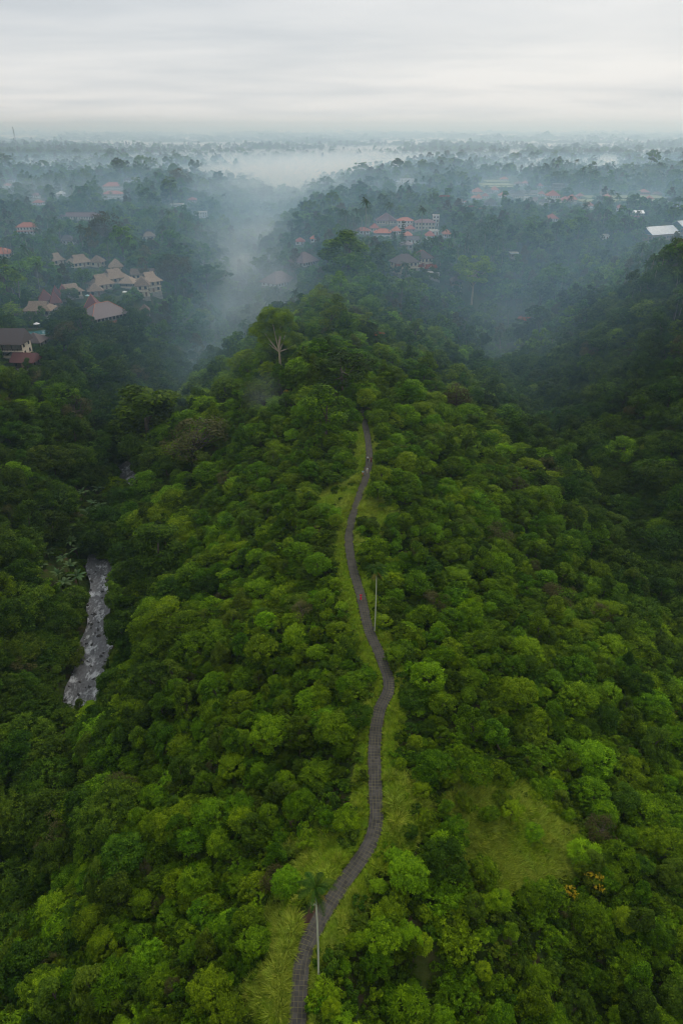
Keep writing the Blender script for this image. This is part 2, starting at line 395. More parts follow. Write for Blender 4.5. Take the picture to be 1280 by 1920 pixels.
# ------------------------------------------------------------------ foliage
def unit(v): return v / (np.linalg.norm(v, axis=-1, keepdims=True) + 1e-9)
def leaf_quads(mb, P, N, L, W, tint, rng, mat=0, T=None, droop=.15):
    n = len(P); N = unit(N)
    if T is None: T = rng.normal(size=(n, 3))
    T = unit(T - N * np.sum(T * N, 1, keepdims=True)); B = np.cross(N, T)
    L = np.broadcast_to(np.asarray(L, float), (n,))[:, None]; W = np.broadcast_to(np.asarray(W, float), (n,))[:, None]
    v = np.stack([P - T * L * .5, P + B * W * .5, P + T * L * .5 - N * L * droop, P - B * W * .5], 1).reshape(-1, 3)
    mb.add(v, np.arange(4 * n).reshape(n, 4), np.repeat(np.broadcast_to(tint, (n,)), 4), mat)
def crown(mb, rng, Rx, Rz, cz, nclump, per, L, flat=.0, low=-.35, rr=(.26, .44), mat=0, asp=.52, up=.5, cx=0, cy=0, fill=.78):
    """lobed crown: clumps over an ellipsoid, each a shell of leaf-sized faces"""
    d = unit(rng.normal(size=(nclump * 4, 3))); d = d[d[:, 2] > low][:nclump]; k = len(d)
    C = d * np.array([Rx, Rx, Rz]) * rng.uniform(fill - .22, fill + .10, (k, 1)) + np.array([cx, cy, cz])
    C[:, :2] += rng.normal(size=(k, 2)) * Rx * .07
    r = Rx * rng.uniform(rr[0], rr[1], k)
    ct = rng.uniform(0, 1, k)
    idx = np.repeat(np.arange(k), per); n = len(idx)
    dd = unit(rng.normal(size=(n, 3)) + d[idx] * .75 + np.array([0, 0, .35]))
    sq = np.array([1, 1, .72 - flat * .4])
    P = C[idx] + dd * sq * (r[idx] * rng.uniform(.62, 1.06, n))[:, None]
    N = unit(dd + np.array([0, 0, up]) + rng.normal(size=(n, 3)) * .45)
    t = np.clip(.38 * ct[idx] + .62 * rng.uniform(0, 1, n) ** 1.15, 0, 1)
    s = L * rng.uniform(.65, 1.3, n)
    leaf_quads(mb, P, N, s, s * asp, t, rng, mat)
    return C, r
def rosettes(mb, rng, C, r, nleaf, mat=0, tilt=.35, asp=.26):
    """star shaped whorls of long leaves at the points C"""
    n = len(C); th = rng.uniform(0, 6.28, (n, 1)) + np.arange(nleaf) * 2 * math.pi / nleaf + rng.normal(size=(n, nleaf)) * .15
    el = rng.uniform(-.15, .75, (n, nleaf)) * tilt * 2
    T = np.stack([np.cos(th) * np.cos(el), np.sin(th) * np.cos(el), np.sin(el)], -1).reshape(-1, 3)
    rr = np.repeat(r, nleaf) * rng.uniform(.8, 1.15, n * nleaf)
    P = np.repeat(C, nleaf, 0) + T * rr[:, None] * .55
    N = np.cross(np.cross(T, np.array([0, 0, 1.0])), T) * 1.0
    t = np.clip(np.repeat(rng.uniform(.2, 1, n), nleaf) * .7 + rng.uniform(0, .3, n * nleaf), 0, 1)
    leaf_quads(mb, P, N, rr * 1.0, rr * asp, t, rng, mat, T=T, droop=.25)
def trunk_mb(mb, rng, H, r0, C=None, nlimb=5, mat=0, bend=.12, split=.45):
    k = 5; z = np.linspace(-.6, H, k); off = np.cumsum(rng.normal(size=(k, 2)) * bend * H * .12, 0); off[:2] = 0
    P = np.stack([off[:, 0], off[:, 1], z], 1)
    mb.tube(P, np.linspace(r0, r0 * .45, k), 6, mat)
    if C is not None and len(C):
        for c in C[rng.permutation(len(C))[:nlimb]]:
            f = rng.uniform(split, .95); i = f * (k - 1); a = P[int(i)] * (1 - i % 1) + P[min(int(i) + 1, k - 1)] * (i % 1)
            m_ = .5 * (a + c) + np.array([0, 0, -.05 * H]) + rng.normal(size=3) * .04 * H
            mb.tube([a, m_, c], [r0 * .5, r0 * .33, r0 * .12], 4, mat)
    return P[-1]

PROTO = {}      # name -> list of (crown_mesh, trunk_mesh, joined_mesh, height, radius)
def proto(kind, i, crown_mb, trunk_b, cm, tm, H, Rr):
    cmh = crown_mb.mesh(f'{kind}_crown_{i}', [cm] if isinstance(cm, str) else cm)
    tmh = trunk_b.mesh(f'{kind}_trunk_{i}', [tm], True)
    j = MB(); j.v = crown_mb.v + trunk_b.v; j.t = crown_mb.t + trunk_b.t
    nm = 1 if isinstance(cm, str) else len(cm)
    j.q = crown_mb.q + [q + crown_mb.n for q in trunk_b.q]; j.m = crown_mb.m + [m_ + nm for m_ in trunk_b.m]; j.n = crown_mb.n + trunk_b.n
    jm = j.mesh(f'{kind}_whole_{i}', ([cm] if isinstance(cm, str) else list(cm)) + [tm])
    PROTO.setdefault(kind, []).append((cmh, tmh, jm, H, Rr))

g = np.random.default_rng(21)
for i in range(6):      # low rounded broadleaf shrubs
    a, t = MB(), MB(); Rr = 2.3 + .12 * i; H = 3.4
    C, _ = crown(a, g, Rr, 1.7, 1.75, 20, 190, .30, low=-.5)
    trunk_mb(t, g, 1.9, .09, C, 5); d = unit(g.normal(size=(400, 3))); d = d[d[:, 2] > -.1][:130]
    rosettes(a, g, d * np.array([Rr, Rr, 1.7]) * g.uniform(.72, 1.05, (len(d), 1)) + np.array([0, 0, 1.75]), g.uniform(.26, .46, len(d)), 6, asp=.4)
    proto('shrub', i, a, t, ['leaf', 'leaf_fresh', 'leaf', 'leaf_dark', 'leaf', 'leaf_olive'][i], 'bark', H, Rr)
for i in range(5):      # tangled thickets of creepers and saplings
    a, t = MB(), MB(); n_ = 30; ang = g.uniform(0, 6.28, n_); rr = np.sqrt(g.uniform(0, 1, n_)) * (2.2 + .9 * np.sin(ang * 2 + i) + .5 * np.sin(ang * 3 + 2 * i))
    C = np.stack([np.cos(ang) * rr, np.sin(ang) * rr, .45 + 1.9 * g.uniform(0, 1, n_) ** 1.3 * np.clip(1.15 - rr / 3.6, .25, 1)], 1)
    for c in C: crown(a, g, g.uniform(.45, 1.0), g.uniform(.4, .8), c[2], 5, 42, .30, low=-.4, rr=(.35, .6), cx=c[0], cy=c[1])
    rosettes(a, g, C[g.integers(0, n_, 70)] + g.normal(size=(70, 3)) * np.array([.5, .5, .25]) + np.array([0, 0, .35]), g.uniform(.25, .6, 70), 7, asp=.34)
    trunk_mb(t, g, 1.6, .06, C, 8); proto('thicket', i, a, t, ['leaf', 'leaf_fresh', 'leaf', 'leaf_dark', 'leaf_olive'][i], 'bark', 2.9, 2.5)
for i in range(6):      # small trees with a lobed crown
    a, t = MB(), MB(); Rr = 3.0 + .15 * i; H = 6.6
    C, _ = crown(a, g, Rr, 2.6, 4.1, 26, 210, .34, low=-.6, rr=(.22, .40))
    trunk_mb(t, g, 4.4, .16, C, 6); d = unit(g.normal(size=(400, 3))); d = d[d[:, 2] > -.1][:130]
    rosettes(a, g, d * np.array([Rr, Rr, 2.6]) * g.uniform(.75, 1.04, (len(d), 1)) + np.array([0, 0, 4.1]), g.uniform(.26, .46, len(d)), 6, asp=.4)
    proto('small_tree', i, a, t, ['leaf', 'leaf_dark', 'leaf_fresh', 'leaf', 'leaf_dark', 'leaf_dark'][i], 'bark', H, Rr)
for i in range(5):      # trees with whorls of long leaves at the twig ends
    a, t = MB(), MB(); Rr = 2.4; H = 5.2
    C, r = crown(a, g, Rr, 2.1, 3.1, 16, 70, .34, low=-.4)
    d = unit(g.normal(size=(150, 3))); d = d[d[:, 2] > -.15][:80]
    RC = d * np.array([Rr, Rr, 2.1]) * g.uniform(.75, 1.08, (len(d), 1)) + np.array([0, 0, 3.1])
    rosettes(a, g, RC, g.uniform(.45, .8, len(d)), 9)
    trunk_mb(t, g, 3.2, .10, C, 6); proto('whorl', i, a, t, ['leaf_fresh', 'leaf', 'leaf', 'leaf_dark', 'leaf'][i], 'bark', H, Rr)
for i in range(4):      # tall trees wrapped in creepers
    a, t = MB(), MB(); Rr = 2.3; H = 9.5
    C, _ = crown(a, g, Rr, 4.0, 5.4, 30, 190, .36, low=-.9, rr=(.30, .5))
    trunk_mb(t, g, 6.5, .2, C, 4); proto('creeper_tree', i, a, t, ['leaf_dark', 'leaf', 'leaf_dark', 'leaf_olive'][i], 'bark', H, Rr)
for i in range(4):      # broad layered crowns
    a, t = MB(), MB(); Rr = 5.2; H = 10.5; Cs = []
    for lz, lr, nc in ((5.6, .75, 12), (7.4, 1.0, 18), (9.0, .72, 12)):
        C, _ = crown(a, g, Rr * lr, .7, lz, nc, 150, .42, flat=.9, low=-.3, rr=(.2, .36), up=1.0); Cs.append(C)
    trunk_mb(t, g, 7.6, .28, np.vstack(Cs), 10); proto('umbrella_tree', i, a, t, ['leaf', 'leaf_dark', 'leaf_dark', 'leaf'][i], ['pale_bark', 'bark', 'bark', 'bark'][i], H, Rr)
for i in range(2):      # dry brownish trees
    a, t = MB(), MB(); Rr = 2.8; H = 6.5
    C, _ = crown(a, g, Rr, 2.3, 4.1, 26, 75, .26, low=-.5)
    trunk_mb(t, g, 4.6, .16, C, 22); proto('dry_tree', i, a, t, 'leaf_brown', 'bark', H, Rr)
# middle-distance versions: fewer, larger leaf clumps
for i in range(7):
    a, t = MB(), MB(); Rr = 4.2; H = 9.5
    C, _ = crown(a, g, Rr, 3.4 + .25 * (i % 3), 5.9, 26, 46, .80, low=-.7, rr=(.2, .38), asp=.62)
    trunk_mb(t, g, 6, .22, C, 3); proto('mid_round', i, a, t, ['leaf', 'leaf_far', 'leaf_blue', 'leaf_far', 'leaf_olive', 'leaf_dark', 'leaf'][i], 'bark', H, Rr)
for i in range(3):
    a, t = MB(), MB(); Rr = 5.5; H = 13.5
    for lz, lr, nc in ((8.0, .7, 9), (10.2, 1.0, 15), (12.2, .7, 9)): C, _ = crown(a, g, Rr * lr, 1.5, lz, nc, 46, .85, flat=.45, low=-.3, rr=(.2, .36), up=1.0, asp=.62)
    trunk_mb(t, g, 11, .28, C, 6); proto('mid_umbrella', i, a, t, ['leaf_far', 'leaf_dark', 'leaf'][i], 'bark', H, Rr)
for i in range(3):
    a, t = MB(), MB(); Rr = 3.0; H = 15
    C, _ = crown(a, g, Rr, 5.5, 9.6, 30, 44, .80, low=-.9, rr=(.26, .5), asp=.62)
    trunk_mb(t, g, 11, .24, C, 3); proto('mid_tall', i, a, t, ['leaf_dark', 'leaf_far', 'leaf_brown'][i], 'bark', H, Rr)
def palm_crown(mb, rng, top, nf, L, wid, droop, mat=0, nseg=6, lift=(.05, 1.15), fan=7):
    for k in range(nf):
        th = k * 2.399 + rng.uniform(-.2, .2); el = rng.uniform(*lift); one_frond(mb, rng, top, th, el, L * rng.uniform(.85, 1.1), wid, droop, mat, nseg)
def one_frond(mb, rng, top, th, el, L, wid, droop, mat=0, nseg=6):
    s = np.linspace(0, 1, nseg * 2 + 1)
    hor = np.array([math.cos(th), math.sin(th), 0]); out = []
    P = np.stack([top + hor * (L * q * math.cos(el) * (1 - .12 * q)) + np.array([0, 0, L * q * math.sin(el) - droop * L * q * q]) for q in s])
    side = np.array([-math.sin(th), math.cos(th), 0])
    n = len(s) - 1
    for sg in (-1, 1):
        base = .5 * (P[:-1] + P[1:]); tang = unit(P[1:] - P[:-1])
        wv = wid * np.sin(np.clip(s[:-1] + .12, 0, 1) * math.pi * .92) ** .6
        tip = base + sg * side * wv[:, None] + tang * (wv * .55)[:, None] - np.array([0, 0, 1]) * (wv * .45)[:, None]
        hw = tang * (L / n * .42)
        v = np.stack([base - hw, base + hw, tip + hw * .25, tip - hw * .25], 1).reshape(-1, 3)
        mb.add(v, np.arange(4 * n).reshape(n, 4), np.repeat(rng.uniform(.2, .9, n), 4), mat)
    mb.tube(P[::3], np.linspace(.045, .012, len(P[::3])) * L / 2.5, 4, mat, .8)
for i in range(4):
    a, t = MB(), MB(); H = [13, 16, 11, 14][i]
    palm_crown(a, g, np.array([0, 0, H - .3]), 18, 3.6, .62, .55, nseg=4, lift=(-.35, 1.2))
    t.tube([(0, 0, -.8), (.15 * i, .1, H * .35), (.3 * i - .2, .15, H * .7), (0, 0, H)], [.22, .17, .14, .12], 6)
    proto('coconut_palm', i, a, t, 'frond', 'coconut_bark', H, 3.2)
for i in range(3):
    a, t = MB(), MB()
    for k in range(16):
        x, y = g.uniform(-24, 24, 2); hh = g.uniform(4, 11); rr = g.uniform(5, 10)
        crown(a, g, rr, hh * .55, hh * .6, 12, 20, 2.1, low=-.3, rr=(.25, .45), asp=.7, cx=x, cy=y)
    t.tube([(0, 0, -1), (0, 0, 5)], [.4, .2], 6); proto('grove', i, a, t, ['leaf_far', 'leaf_dark', 'leaf_far'][i], 'bark', 14, 26)

# ------------------------------------------------------------------ ground sheet
def axis(pts):
    out = [pts[0][0]]
    for (a, s0), (b, s1) in zip(pts[:-1], pts[1:]):
        x = a
        while x < b - 1e-6:
            s = s0 + (s1 - s0) * (x - a) / (b - a); x = min(b, x + s); out.append(x)
    return np.array(sorted(set(out)))
xs = axis([(-24000, 2500), (-6000, 500), (-1500, 90), (-420, 14), (-170, 5), (-95, 2.2), (-20, 1.1), (30, 1.1), (120, 3), (260, 6), (520, 14), (1500, 90), (6000, 500), (24000, 2500)])
ys = axis([(-80, 14), (20, 1.2), (200, 1.3), (260, 3), (460, 5), (700, 12), (1600, 45), (4200, 200), (9000, 900), (26000, 3000)])
X, Y = np.meshgrid(xs, ys); Z = height(X, Y)
nx, ny = len(xs), len(ys)
idx = np.arange(nx * ny).reshape(ny, nx)
quads = np.stack([idx[:-1, :-1], idx[:-1, 1:], idx[1:, 1:], idx[1:, :-1]], -1).reshape(-1, 4)
mb = MB(); mb.add(np.stack([X, Y, Z], -1).reshape(-1, 3), quads)
tag(link('terrain', mb.mesh('terrain', ['floor'], True)), 'steep ridge and valley ground under the forest', None, None, 'structure')

# ------------------------------------------------------------------ path and pavers
s_arr = np.arange(0, PLEN, .5)
pts = path_at(s_arr); tan = unit(np.gradient(pts, axis=0)); nor = np.stack([-tan[:, 1], tan[:, 0]], 1)
wvar = PATH_W / 2
lf, rt = pts + nor * wvar, pts - nor * wvar
n = len(pts); mb = MB()
V = np.stack([np.c_[rt, np.full(n, .064)], np.c_[lf, np.full(n, .064)], np.c_[rt, np.full(n, -.25)], np.c_[lf, np.full(n, -.25)]], 1).reshape(-1, 3)
F = []
for i in range(n - 1):
    a, b = 4 * i, 4 * (i + 1); F += [[a, b, b + 1, a + 1], [a + 2, b + 2, b, a], [a + 1, b + 1, b + 3, a + 3]]
mb.add(V, F)
path = tag(link('path', mb.mesh('path', ['joint'])), 'narrow paved footpath winding along the crest of the ridge', None, None, 'structure')
NC = 4; cw = PATH_W / NC; row = .52
pm = MB(); pm.box((0, 0, 0), (cw * .5 - .016, row * .5 - .018, .03)); paver_me = pm.mesh('paver', ['paver'])
rest = MB(); made = 0; k = 0
svals = np.arange(.3, PLEN - .3, row)
start = 0
for s in svals:
    c0 = path_at(s); t0 = path_at(s + .2) - path_at(s - .2); t0 = t0 / np.linalg.norm(t0); n0 = np.array([-t0[1], t0[0]])
    a0 = math.atan2(t0[1], t0[0]) - math.pi / 2
    vis = proj(c0[0], c0[1], 0)[1] < 1935
    for c in range(NC):
        q = c0 + n0 * (c - (NC - 1) / 2) * cw
        dz = random.uniform(-.0015, .0015)
        if vis and made < 300:
            o = link('paver', paver_me, path, (q[0], q[1], .0375 + dz), a0 + random.uniform(-.02, .02)); made += 1
        elif vis or s < 40:
            rest.box((q[0], q[1], .0375 + dz), (cw * .5 - .016, row * .5 - .018, .03), 0, a0 + random.uniform(-.02, .02))
tag(link('paving', rest.mesh('paving', ['paver']), path), None, None, None, 'stuff')

# ------------------------------------------------------------------ river
ry = np.arange(40, 330, 1.0); rx = xleft(ry)
hw = 3.6 + .7 * np.sin(ry * .11) + .5 * np.sin(ry * .37 + 1)
STEPS = [98, 108, 116, 120, 126, 132, 137, 143, 149, 154, 160, 166, 172, 183, 205, 226, 231, 236, 240, 262]
zr = -37.9 + 0 * ry
for sy in STEPS: zr += .12 / (1 + np.exp(-(ry - sy) * 2.2))
foam_y = sum(np.exp(-((ry - sy + .6) / 1.7) ** 2) * (.75 + .35 * math.sin(sy * 1.7)) for sy in STEPS)
ncol = 17; uu = np.linspace(-1, 1, ncol)
RX = rx[:, None] + hw[:, None] * uu; RY = np.repeat(ry[:, None], ncol, 1) + 1.1 * np.sin(uu * 3)[None]
RZ = zr[:, None] + .05 * wave(sines(9, 8, 1.2, 4), RX, RY)
idx = np.arange(RX.size).reshape(RX.shape); q = np.stack([idx[:-1, :-1], idx[:-1, 1:], idx[1:, 1:], idx[1:, :-1]], -1).reshape(-1, 4)
mb = MB(); mb.add(np.stack([RX, RY, RZ], -1).reshape(-1, 3), q); me = mb.mesh('river', ['water'], True)
fa = me.attributes.new('foam', 'FLOAT', 'POINT')
fv = foam_y[:, None] * (.6 + .5 * np.sin(uu * 5 + ry[:, None] * .3)) + .25 * np.exp(-((uu - .5 * np.sin(ry[:, None] * .12)) / .25) ** 2)
fa.data.foreach_set('value', fv.astype(np.float32).ravel())
tag(link('river', me), 'shallow grey river with white rapids in the left valley', None, None, 'structure')
rock_me = []
for i in range(5):
    gg = np.random.default_rng(80 + i)
    th, ph = np.meshgrid(np.linspace(0, 2 * math.pi, 8, endpoint=False), np.linspace(.15, math.pi - .15, 6))
    rr = 1 + .28 * gg.normal(size=th.shape)
    v = np.stack([rr * np.sin(ph) * np.cos(th), rr * np.sin(ph) * np.sin(th) * .8, rr * np.cos(ph) * .6], -1).reshape(-1, 3)
    F = [[r * 8 + c, (r + 1) * 8 + c, (r + 1) * 8 + (c + 1) % 8, r * 8 + (c + 1) % 8] for r in range(5) for c in range(8)]
    b = MB(); b.add(v, F); b.add(v[:8], [[0, 1, 2, 3], [0, 3, 4, 5], [0, 5, 6, 7]]); rock_me.append(b.mesh('boulder', ['rock']))
for i in range(130):
    yy = random.choice(STEPS[:13]) + random.gauss(0, 4.0) if random.random() < .75 else random.uniform(96, 235)
    if yy < 92: continue
    u_ = random.uniform(-.95, .95)
    if random.random() < .3: u_ = random.choice((-1, 1)) * random.uniform(.85, 1.1)
    x_ = float(np.interp(yy, ry, rx) + u_ * np.interp(yy, ry, hw)); s_ = random.choice((.2, .25, .32, .4, .45, .62))
    o = link('river_rock', random.choice(rock_me), None, (x_, yy, float(np.interp(yy, ry, zr)) + .05 * s_), random.uniform(0, 6.28), (s_ * random.uniform(.8, 1.4), s_, s_))
    big = 'large' if s_ > .5 else 'small'
    zone = 'lower' if yy < 130 else ('middle' if yy < 165 else 'upper')
    tag(o, f'{big} dark wet boulder in the {zone} rapids of the river', 'rock', f'{big} boulders in the {zone} rapids')

# ------------------------------------------------------------------ what must stay in view (pixels kept clear of nearer crowns)
PROTECT = []      # rows: px, py, distance (y), slack px
def protect(x, y, z, slack=0.0):
    a, b, _ = proj(x, y, z); PROTECT.append((float(a), float(b), y, slack))
for s in np.arange(2, PLEN - 8, .6):
    c_ = path_at(s)
    for o_ in (-.7, 0, .7): protect(c_[0] + o_, c_[1], .1)
for yy in np.concatenate([np.arange(118, 174, 1.0), np.arange(229, 239, 1.0)]):
    for u_ in ((-.7, -.2, .3, .75) if yy < 190 else (-.1, .3, .7)): protect(float(np.interp(yy, ry, rx) + u_ * np.interp(yy, ry, hw)), yy, -37.5)
KEEP_OUT = []     # (x, y, radius) where nothing grows
OBST = []

# ------------------------------------------------------------------ buildings
win_b = MB()
for c_, h_ in (((0, 0, .68), (.62, .05, .06)), ((0, 0, -.68), (.66, .07, .06)), ((-.58, 0, 0), (.05, .05, .62)), ((.58, 0, 0), (.05, .05, .62)), ((0, .008, 0), (.025, .03, .62))): win_b.box(c_, h_)
WIN = {k: None for k in ('wood', 'white_wall', 'dark_wood')}
for k in WIN: WIN[k] = win_b.mesh('window', [k])
pb = MB(); pb.box((0, .03, 0), (.53, .02, .62)); PANE = pb.mesh('pane', ['glass'])
db = MB(); db.box((0, 0, 0), (.5, .05, 1.05)); DOOR = db.mesh('door', ['wood'])
def roof_rings(mb, rings, mat=0, cx=0, cy=0):
    """rings (half_x, half_y, z, shift_x) from eaves to ridge, lofted and closed"""
    V = []
    for r_ in rings:
        hx, hy, z = r_[:3]; sx_ = r_[3] if len(r_) > 3 else 0
        V += [(cx + sx_ - hx, cy - hy, z), (cx + sx_ + hx, cy - hy, z), (cx + sx_ + hx, cy + hy, z), (cx + sx_ - hx, cy + hy, z)]
    F = [[3, 2, 1, 0]]
    for i in range(len(rings) - 1):
        for j in range(4): F.append([4 * i + j, 4 * i + (j + 1) % 4, 4 * i + 4 + (j + 1) % 4, 4 * i + 4 + j])
    k = 4 * (len(rings) - 1); F.append([k, k + 1, k + 2, k + 3]); mb.add(V, F, .5, mat)
def house(name, label, loc, rz, w, d, roof='hip', rm='tile_red', wm='white_wall', storeys=1, rh=None, over=.9, sh=2.9, wins=None, group=None, cat='house',
          cap=None, open_front=False, wood='wood', stilts=0.0, gable_m=None, band=None, deep=4.0, gap=True, prot=True):
    rt_ = root(name, loc, label, cat, group, rz)
    H = sh * storeys; hw_, hd = w / 2, d / 2; z0 = stilts
    b = MB()
    if stilts:
        for sx in (-1, 0, 1):
            for sy in (-1, 1): b.box((sx * (hw_ - .3), sy * (hd - .3), (z0 - deep) / 2), (.16, .16, (z0 + deep) / 2))
        link('stilts', b.mesh('stilts', ['cream_wall']), rt_); b = MB(); b.box((0, 0, z0 - .12), (hw_ + .5, hd + .5, .12)); link('floor_slab', b.mesh('floor_slab', ['dark_wood']), rt_)
    else:
        b.box((0, 0, -deep / 2 + .12), (hw_ + .35, hd + .35, deep / 2 + .12)); link('plinth', b.mesh('plinth', ['stone_wall']), rt_)
    b = MB()
    if open_front:
        b.box((0, hd - .15, z0 + .24 + H / 2), (hw_, .15, H / 2)); b.box((-hw_ + .15, .1, z0 + .24 + H / 2), (.15, hd - .3, H / 2)); b.box((hw_ - .15, .1, z0 + .24 + H / 2), (.15, hd - .3, H / 2))
        b.box((0, -hd + .1, z0 + .24 + .45), (hw_ - .1, .06, .45))
        link('wall', b.mesh('wall', [wm]), rt_)
        npost = max(3, int(w / 2.6)); cb = MB(); cb.box((0, 0, H / 2), (.13, .13, H / 2)); cme = cb.mesh('post', [wood])
        for i in range(npost): link('post', cme, rt_, (-hw_ + .2 + i * (w - .4) / (npost - 1), -hd + .25, z0 + .24))
    else:
        b.box((0, 0, z0 + .24 + H / 2), (hw_, hd, H / 2)); link('wall', b.mesh('wall', [wm]), rt_)
    for s_ in range(storeys):
        zc_ = z0 + .24 + s_ * sh + sh * .53
        if not open_front:
            nw = wins if wins is not None else max(2, int(w / 2.4))
            for i in range(nw):
                x_ = -hw_ + (i + .5) * w / nw
                if s_ == 0 and i == nw // 2 and not stilts:
                    link('door', DOOR, rt_, (x_, -hd - .04, 1.3)); continue
                f = link('window', WIN[wood if wood in WIN else 'wood'], rt_, (x_, -hd - .04, zc_)); link('pane', PANE, f)
        for sx in (-1, 1):
            for i in range(max(1, int(d / 3.5))):
                f = link('window', WIN[wood if wood in WIN else 'wood'], rt_, (sx * (hw_ + .04), -hd + (i + .5) * d / max(1, int(d / 3.5)), zc_), sx * math.pi / 2); link('pane', PANE, f)
        if s_ and not band:
            bb = MB(); bb.box((0, -hd - .6, z0 + .24 + s_ * sh - .1), (hw_ + .3, .6, .1)); bal = link('balcony', bb.mesh('balcony', ['cream_wall']), rt_)
            bb = MB(); bb.box((0, -hd - 1.14, z0 + .24 + s_ * sh + .9), (hw_ + .3, .05, .05))
            for i in range(int(w / 1.2) + 1): bb.box((-hw_ + i * w / max(1, int(w / 1.2)), -hd - 1.14, z0 + .24 + s_ * sh + .42), (.04, .04, .43))
            link('railing', bb.mesh('railing', [wood]), bal)
        if s_ and band:
            bb = MB(); z_ = z0 + .24 + s_ * sh
            roof_rings(bb, [(hw_ + 1.5, hd + 1.5, z_ - .55), (hw_ + 1.5, hd + 1.5, z_ - .45), (hw_ + .02, hd + .02, z_ + .15)]); link('skirt_roof', bb.mesh('skirt_roof', [band]), rt_)
    zt = z0 + .24 + H; ex, ey = hw_ + over, hd + over
    rh = rh or .55 * d
    b = MB(); ridge = max(ex - ey, .15); zdrop = -.35
    if roof == 'hip': R_ = [(ex, ey, zt + zdrop), (ex, ey, zt + zdrop + .16), (ridge, .04, zt + rh)]
    elif roof == 'pyramid': R_ = [(ex, ey, zt + zdrop), (ex, ey, zt + zdrop + .16), (.12, .12, zt + rh)]
    elif roof == 'joglo': R_ = [(ex, ey, zt + zdrop), (ex, ey, zt + zdrop + .2), (ex * .62, ey * .60, zt + rh * .32), (max(ridge, ex * .30), .05, zt + rh)]
    elif roof == 'bell': R_ = [(ex, ey, zt + zdrop), (ex, ey, zt + zdrop + .16), (ex * .72, ey * .72, zt + rh * .2), (ex * .42, ey * .42, zt + rh * .52), (ex * .15, ey * .15, zt + rh * .88), (.1, .1, zt + rh)]
    elif roof == 'gablet': R_ = [(ex, ey, zt + zdrop), (ex, ey, zt + zdrop + .22), (max(ex - ey * .5, .8), ey * .44, zt + rh * .52), (max(ex - ey * .54, .7), .05, zt + rh)]
    elif roof == 'gable': R_ = [(ex, ey, zt + zdrop), (ex, ey, zt + zdrop + .14), (ex, .04, zt + rh)]
    else: R_ = [(hw_ + .25, hd + .25, zt), (hw_ + .25, hd + .25, zt + .5)]
    roof_rings(b, R_); ro = link('roof', b.mesh('roof', [rm]), rt_)
    if cap and roof not in ('flat',):
        b = MB(); top = R_[-1]; b.box((0, 0, top[2]), (top[0] + .12, .14, .10))
        if roof in ('hip', 'pyramid', 'bell', 'joglo'):
            for a_, c_ in zip(R_[1:-1], R_[2:]):
                for sx in (-1, 1):
                    for sy in (-1, 1): b.tube([(sx * a_[0], sy * a_[1], a_[2] + .04), (sx * c_[0], sy * c_[1], c_[2] + .04)], [.13, .13], 4)
        if roof in ('pyramid', 'bell'): b.tube([(0, 0, top[2]), (0, 0, top[2] + .8)], [.16, .05], 6)
        link('ridge_cap', b.mesh('ridge_cap', [cap]), ro)
    if roof == 'gablet' and gap:
        for sx in (-1, 1):
            b = MB(); q0, q1 = R_[2], R_[3]; xx = sx * (q0[0] + .02)
            b.add([(sx * (q0[0] - .05 + .08), -q0[1] * .72, q0[2] + .12), (sx * (q0[0] + .03), q0[1] * .72, q0[2] + .12), (sx * (q1[0] + .05), 0, q1[2] - .25)], [[0, 1, 2]])
            link('gable_vent', b.mesh('gable_vent', ['dark_wood']), ro)
    if roof == 'gable' and gable_m:
        for sx in (-1, 1):
            b = MB(); xo, xi = sx * (ex + .06), sx * (ex - .3); v = []
            for xx in (xi, xo): v += [(xx, -ey * .97, zt + zdrop + .16), (xx, ey * .97, zt + zdrop + .16), (xx, 0, zt + rh * .96)]
            b.add(v, [[0, 1, 2], [3, 5, 4]]); b.add(v, [[0, 3, 4, 1], [1, 4, 5, 2], [2, 5, 3, 0]]); link('gable_end', b.mesh('gable_end', [gable_m]), ro)
    if roof == 'flat' :
        b = MB(); b.box((0, 0, zt + .52), (hw_, hd, .03)); link('roof_deck', b.mesh('roof_deck', ['stone_wall']), ro)
    KEEP_OUT.append((loc[0], loc[1], .44 * math.hypot(w, d)))
    ca, sa = math.cos(rz), math.sin(rz)
    if prot:
        for fx in np.linspace(-1, 1, max(3, int(w / 3))):
            for fz in (z0 + H * (.72 if loc[1] < 450 else .35), zt + rh * .3, zt + rh * .65):
                lx, ly = fx * hw_ * (1 if fz < zt else .75), -hd
                protect(loc[0] + lx * ca - ly * sa, loc[1] + lx * sa + ly * ca, loc[2] + fz, 0.0 if loc[1] < 450 else 1.5)
    return rt_
def mpp(loc): return float(proj(loc.x, loc.y, loc.z)[2]) / FPX
def H_(name, label, px, py, wpx, d, rot=0, **kw):
    """house whose visible base centre is at photo pixel px, py and whose front is wpx photo pixels wide"""
    if name in ('village_house', 'distant_house', 'temple_hall') and 'rh' in kw: kw['rh'] *= .66
    p = hit(px, py); w = max(3.0, wpx * mpp(p)); ca, sa = math.cos(R(rot)), math.sin(R(rot))
    p = Vector((p.x - sa * d / 2, p.y + ca * d / 2, p.z)); p.z = max(p.z, hz(p.x, p.y))
    return house(name, label, p, R(rot), w, d, **kw)

T_ = dict(rm='thatch', wm='cream_wall', wood='dark_wood')
